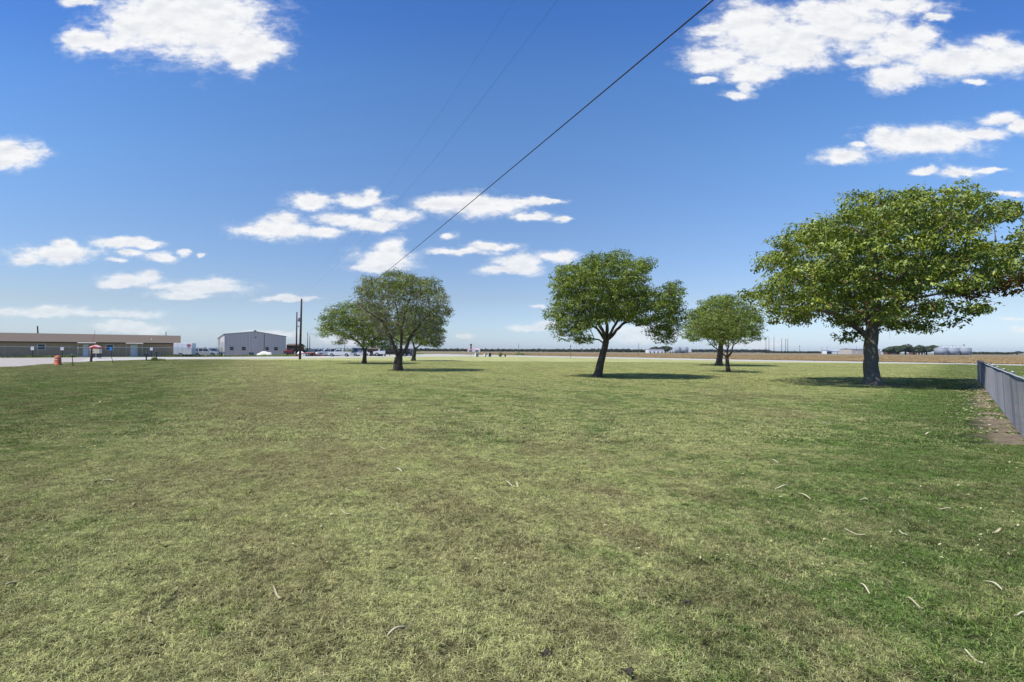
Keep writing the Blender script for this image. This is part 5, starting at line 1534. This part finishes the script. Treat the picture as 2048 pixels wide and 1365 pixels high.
for px, wx_, lb in ((1345.5, .8, 'small tank left of the pair of grain bins'), (1340.5, .8, 'small tank right of the dark trees by the farm building')):
    o = MB().lathe([(.1, 0), (wx_, .05), (wx_, 2.4), (wx_*.6, 2.9), (.1, 3.0)], 16).build('farm_tank', M['cabinet'], None, True)
    o.location = at(px, 615); tag(o, lb, 'tank', 'small tanks beside the grain bins')

# ------------------------------------------------------------------ corn husks and clods lying on the grass
def husk(px, py, Lpx, ang_img, label, m='husk', seed=0, width=.10):
    p = G(px, py); k = p.y/F
    a_ = math.radians(ang_img)
    q = G(px + math.cos(a_)*Lpx/2, py + math.sin(a_)*Lpx/2); r_ = G(px - math.cos(a_)*Lpx/2, py - math.sin(a_)*Lpx/2)
    d = q - r_; L = min(max(d.length*.75, .05), .24); rz = math.atan2(d.y, d.x)
    rng = np.random.default_rng(seed+int(px)); n = 9; V, Q = [], []
    bend = rng.uniform(-.05, .05)
    for i in range(n+1):
        t = i/n; w_ = L*width*.5*math.sin(math.pi*min(.97, t*.9+.06))**.7
        x = (t-.5)*L; y = bend*L*math.sin(math.pi*t)*.4; z = .030 + .014*math.sin(math.pi*t*1.3+seed)
        for s, dz in ((-1, .006), (0, -.004), (1, .008)): V.append((x, y+s*w_, z+dz))
    for i in range(n):
        for j in range(2): a = i*3+j; Q.append((a, a+3, a+4, a+1))
    me = np_mesh('corn_husk', np.array(V), np.array(Q)); me.materials.append(M[m])
    o = bpy.data.objects.new('corn_husk', me); COL.objects.link(o); o.location = p; o.rotation_euler = (0, 0, rz)
    sm = o.modifiers.new('thickness', 'SOLIDIFY'); sm.thickness = .002
    return tag(o, label, 'husk', 'dry husks strewn on the lawn')
HK = [(793,1271,56,-32,'long pale husk near the bottom edge, left of centre','husk_pale'),
 (24,1175,40,-32,'pale husk at the left edge in the foreground','husk'),
 (553,1195,34,55,'thin curved husk in the left foreground','husk'),
 (300,1250,18,60,'short bright husk in the lower left foreground','husk'),
 (392,927,36,-6,'pale husk in the middle left of the lawn','husk'),
 (216,966,38,10,'greyish husk left of the middle of the lawn','husk'),
 (796,944,22,20,'small bright pale husk left of the centre line','husk_pale'),
 (1018,973,22,25,'small husk just left of the centre, one of two close together','husk'),
 (1035,974,12,60,'tiny husk just right of its neighbour at the centre','husk'),
 (690,1031,30,25,'thin brown husk in the left centre foreground','husk'),
 (695,985,14,50,'tiny green-tinged husk above the thin brown husk','husk'),
 (1563,979,34,-8,'broad whitish husk in the right middle distance','husk_pale'),
 (1608,997,40,25,'long dark tan husk just below the broad whitish husk','dry_leaf'),
 (1550,927,18,15,'small pale husk above the broad whitish husk','husk_pale'),
 (1652,849,24,5,'small white husk far back between the lawn middle and the fence','husk_pale'),
 (1710,1072,56,14,'long thin straw-coloured husk in the right foreground','husk'),
 (1806,1073,28,40,'short curved white husk in the right foreground','husk_pale'),
 (1888,1024,38,8,'broad grey-green curled husk at the right','husk'),
 (1986,1178,54,30,'long pale husk with two bright segments near the right edge','husk_pale'),
 (1730,1186,34,42,'thin husk with a bright end in the right foreground','husk_pale'),
 (1830,1216,44,28,'greenish tan husk in the right foreground','husk'),
 (1947,1326,56,32,'long curved white husk in the bottom right corner','husk_pale'),
 (1994,1069,24,-20,'small pale husk close to the right edge','husk'),
 (2038,1238,24,8,'pale husk cut by the right edge','husk_pale'),
 (1728,1005,22,10,'short bright husk near the curled grey-green one','husk_pale'),
 (716,820,9,30,'tiny white husk far back left of centre','husk_pale'),
 (424,798,24,0,'tiny pale husk far back on the left lawn','husk_pale'),
 (766,900,22,10,'faint tan husk above the small bright pale husk','husk'),
 (1226,828,16,5,'tiny husk far back below the central tree','husk_pale'),
 (1854,870,18,-15,'tiny pale husk far back near the fence','husk_pale'),
 (200,806,16,-20,'small dark tan leaf far back on the left lawn','dry_leaf'),
 (920,826,14,20,'small dark leaf far back at the centre','dry_leaf')]
for i, (x, y, L, a, lb, m) in enumerate(HK): husk(x, y, L, a, lb, m, i, .055 if L > 25 else .11)
def clod(px, py, s, label, seed):
    rng = np.random.default_rng(seed)
    import bmesh
    bm = bmesh.new(); p = G(px, py)
    for k in range(46):
        rr_ = abs(rng.normal(0, s*.75)); an_ = rng.uniform(0, 6.28); q_ = s*rng.uniform(.10, .26)*(1.1 - min(rr_/s, 1)*.5)
        mt = Matrix.Translation((rr_*math.cos(an_), rr_*.8*math.sin(an_), .022 + q_*.5)) @ Matrix.Rotation(rng.uniform(0, 3), 4, 'X') @ Matrix.Diagonal((1, rng.uniform(.5, .9), .6, 1))
        bmesh.ops.create_icosphere(bm, subdivisions=1, radius=q_, matrix=mt)
    for v in bm.verts: v.co += Vector(rng.normal(0, s*.02, 3))
    me = bpy.data.meshes.new('soil_clod'); bm.to_mesh(me); bm.free(); me.materials.append(M['clod'])
    o = bpy.data.objects.new('soil_clod', me); COL.objects.link(o); o.location = p
    tag(o, label, 'soil clod')
clod(1373, 1212, .052, 'dark crumbled soil clod in the foreground right of centre', 1)
clod(1093, 1316, .044, 'dark soil clod near the bottom edge at the centre', 2)
clod(1258, 1352, .05, 'dark soil clod cut by the bottom edge, right of centre', 3)

# ------------------------------------------------------------------ air
hz_box = MB().box(-5100, 5100, -5100, 5100, -1.2, 40).build('haze', None)
m_, b_n, o_n = new_mat('haze')
vv = b_n.n('ShaderNodeVolumePrincipled')
vv.inputs['Color'].default_value = (0.93, 0.96, 1.0, 1); vv.inputs['Density'].default_value = 0.00006; vv.inputs['Anisotropy'].default_value = 0.3
b_n.link(vv.outputs[0], o_n.inputs['Volume'])
hz_box.data.materials.clear(); hz_box.data.materials.append(m_)
tag(hz_box, kind='stuff')
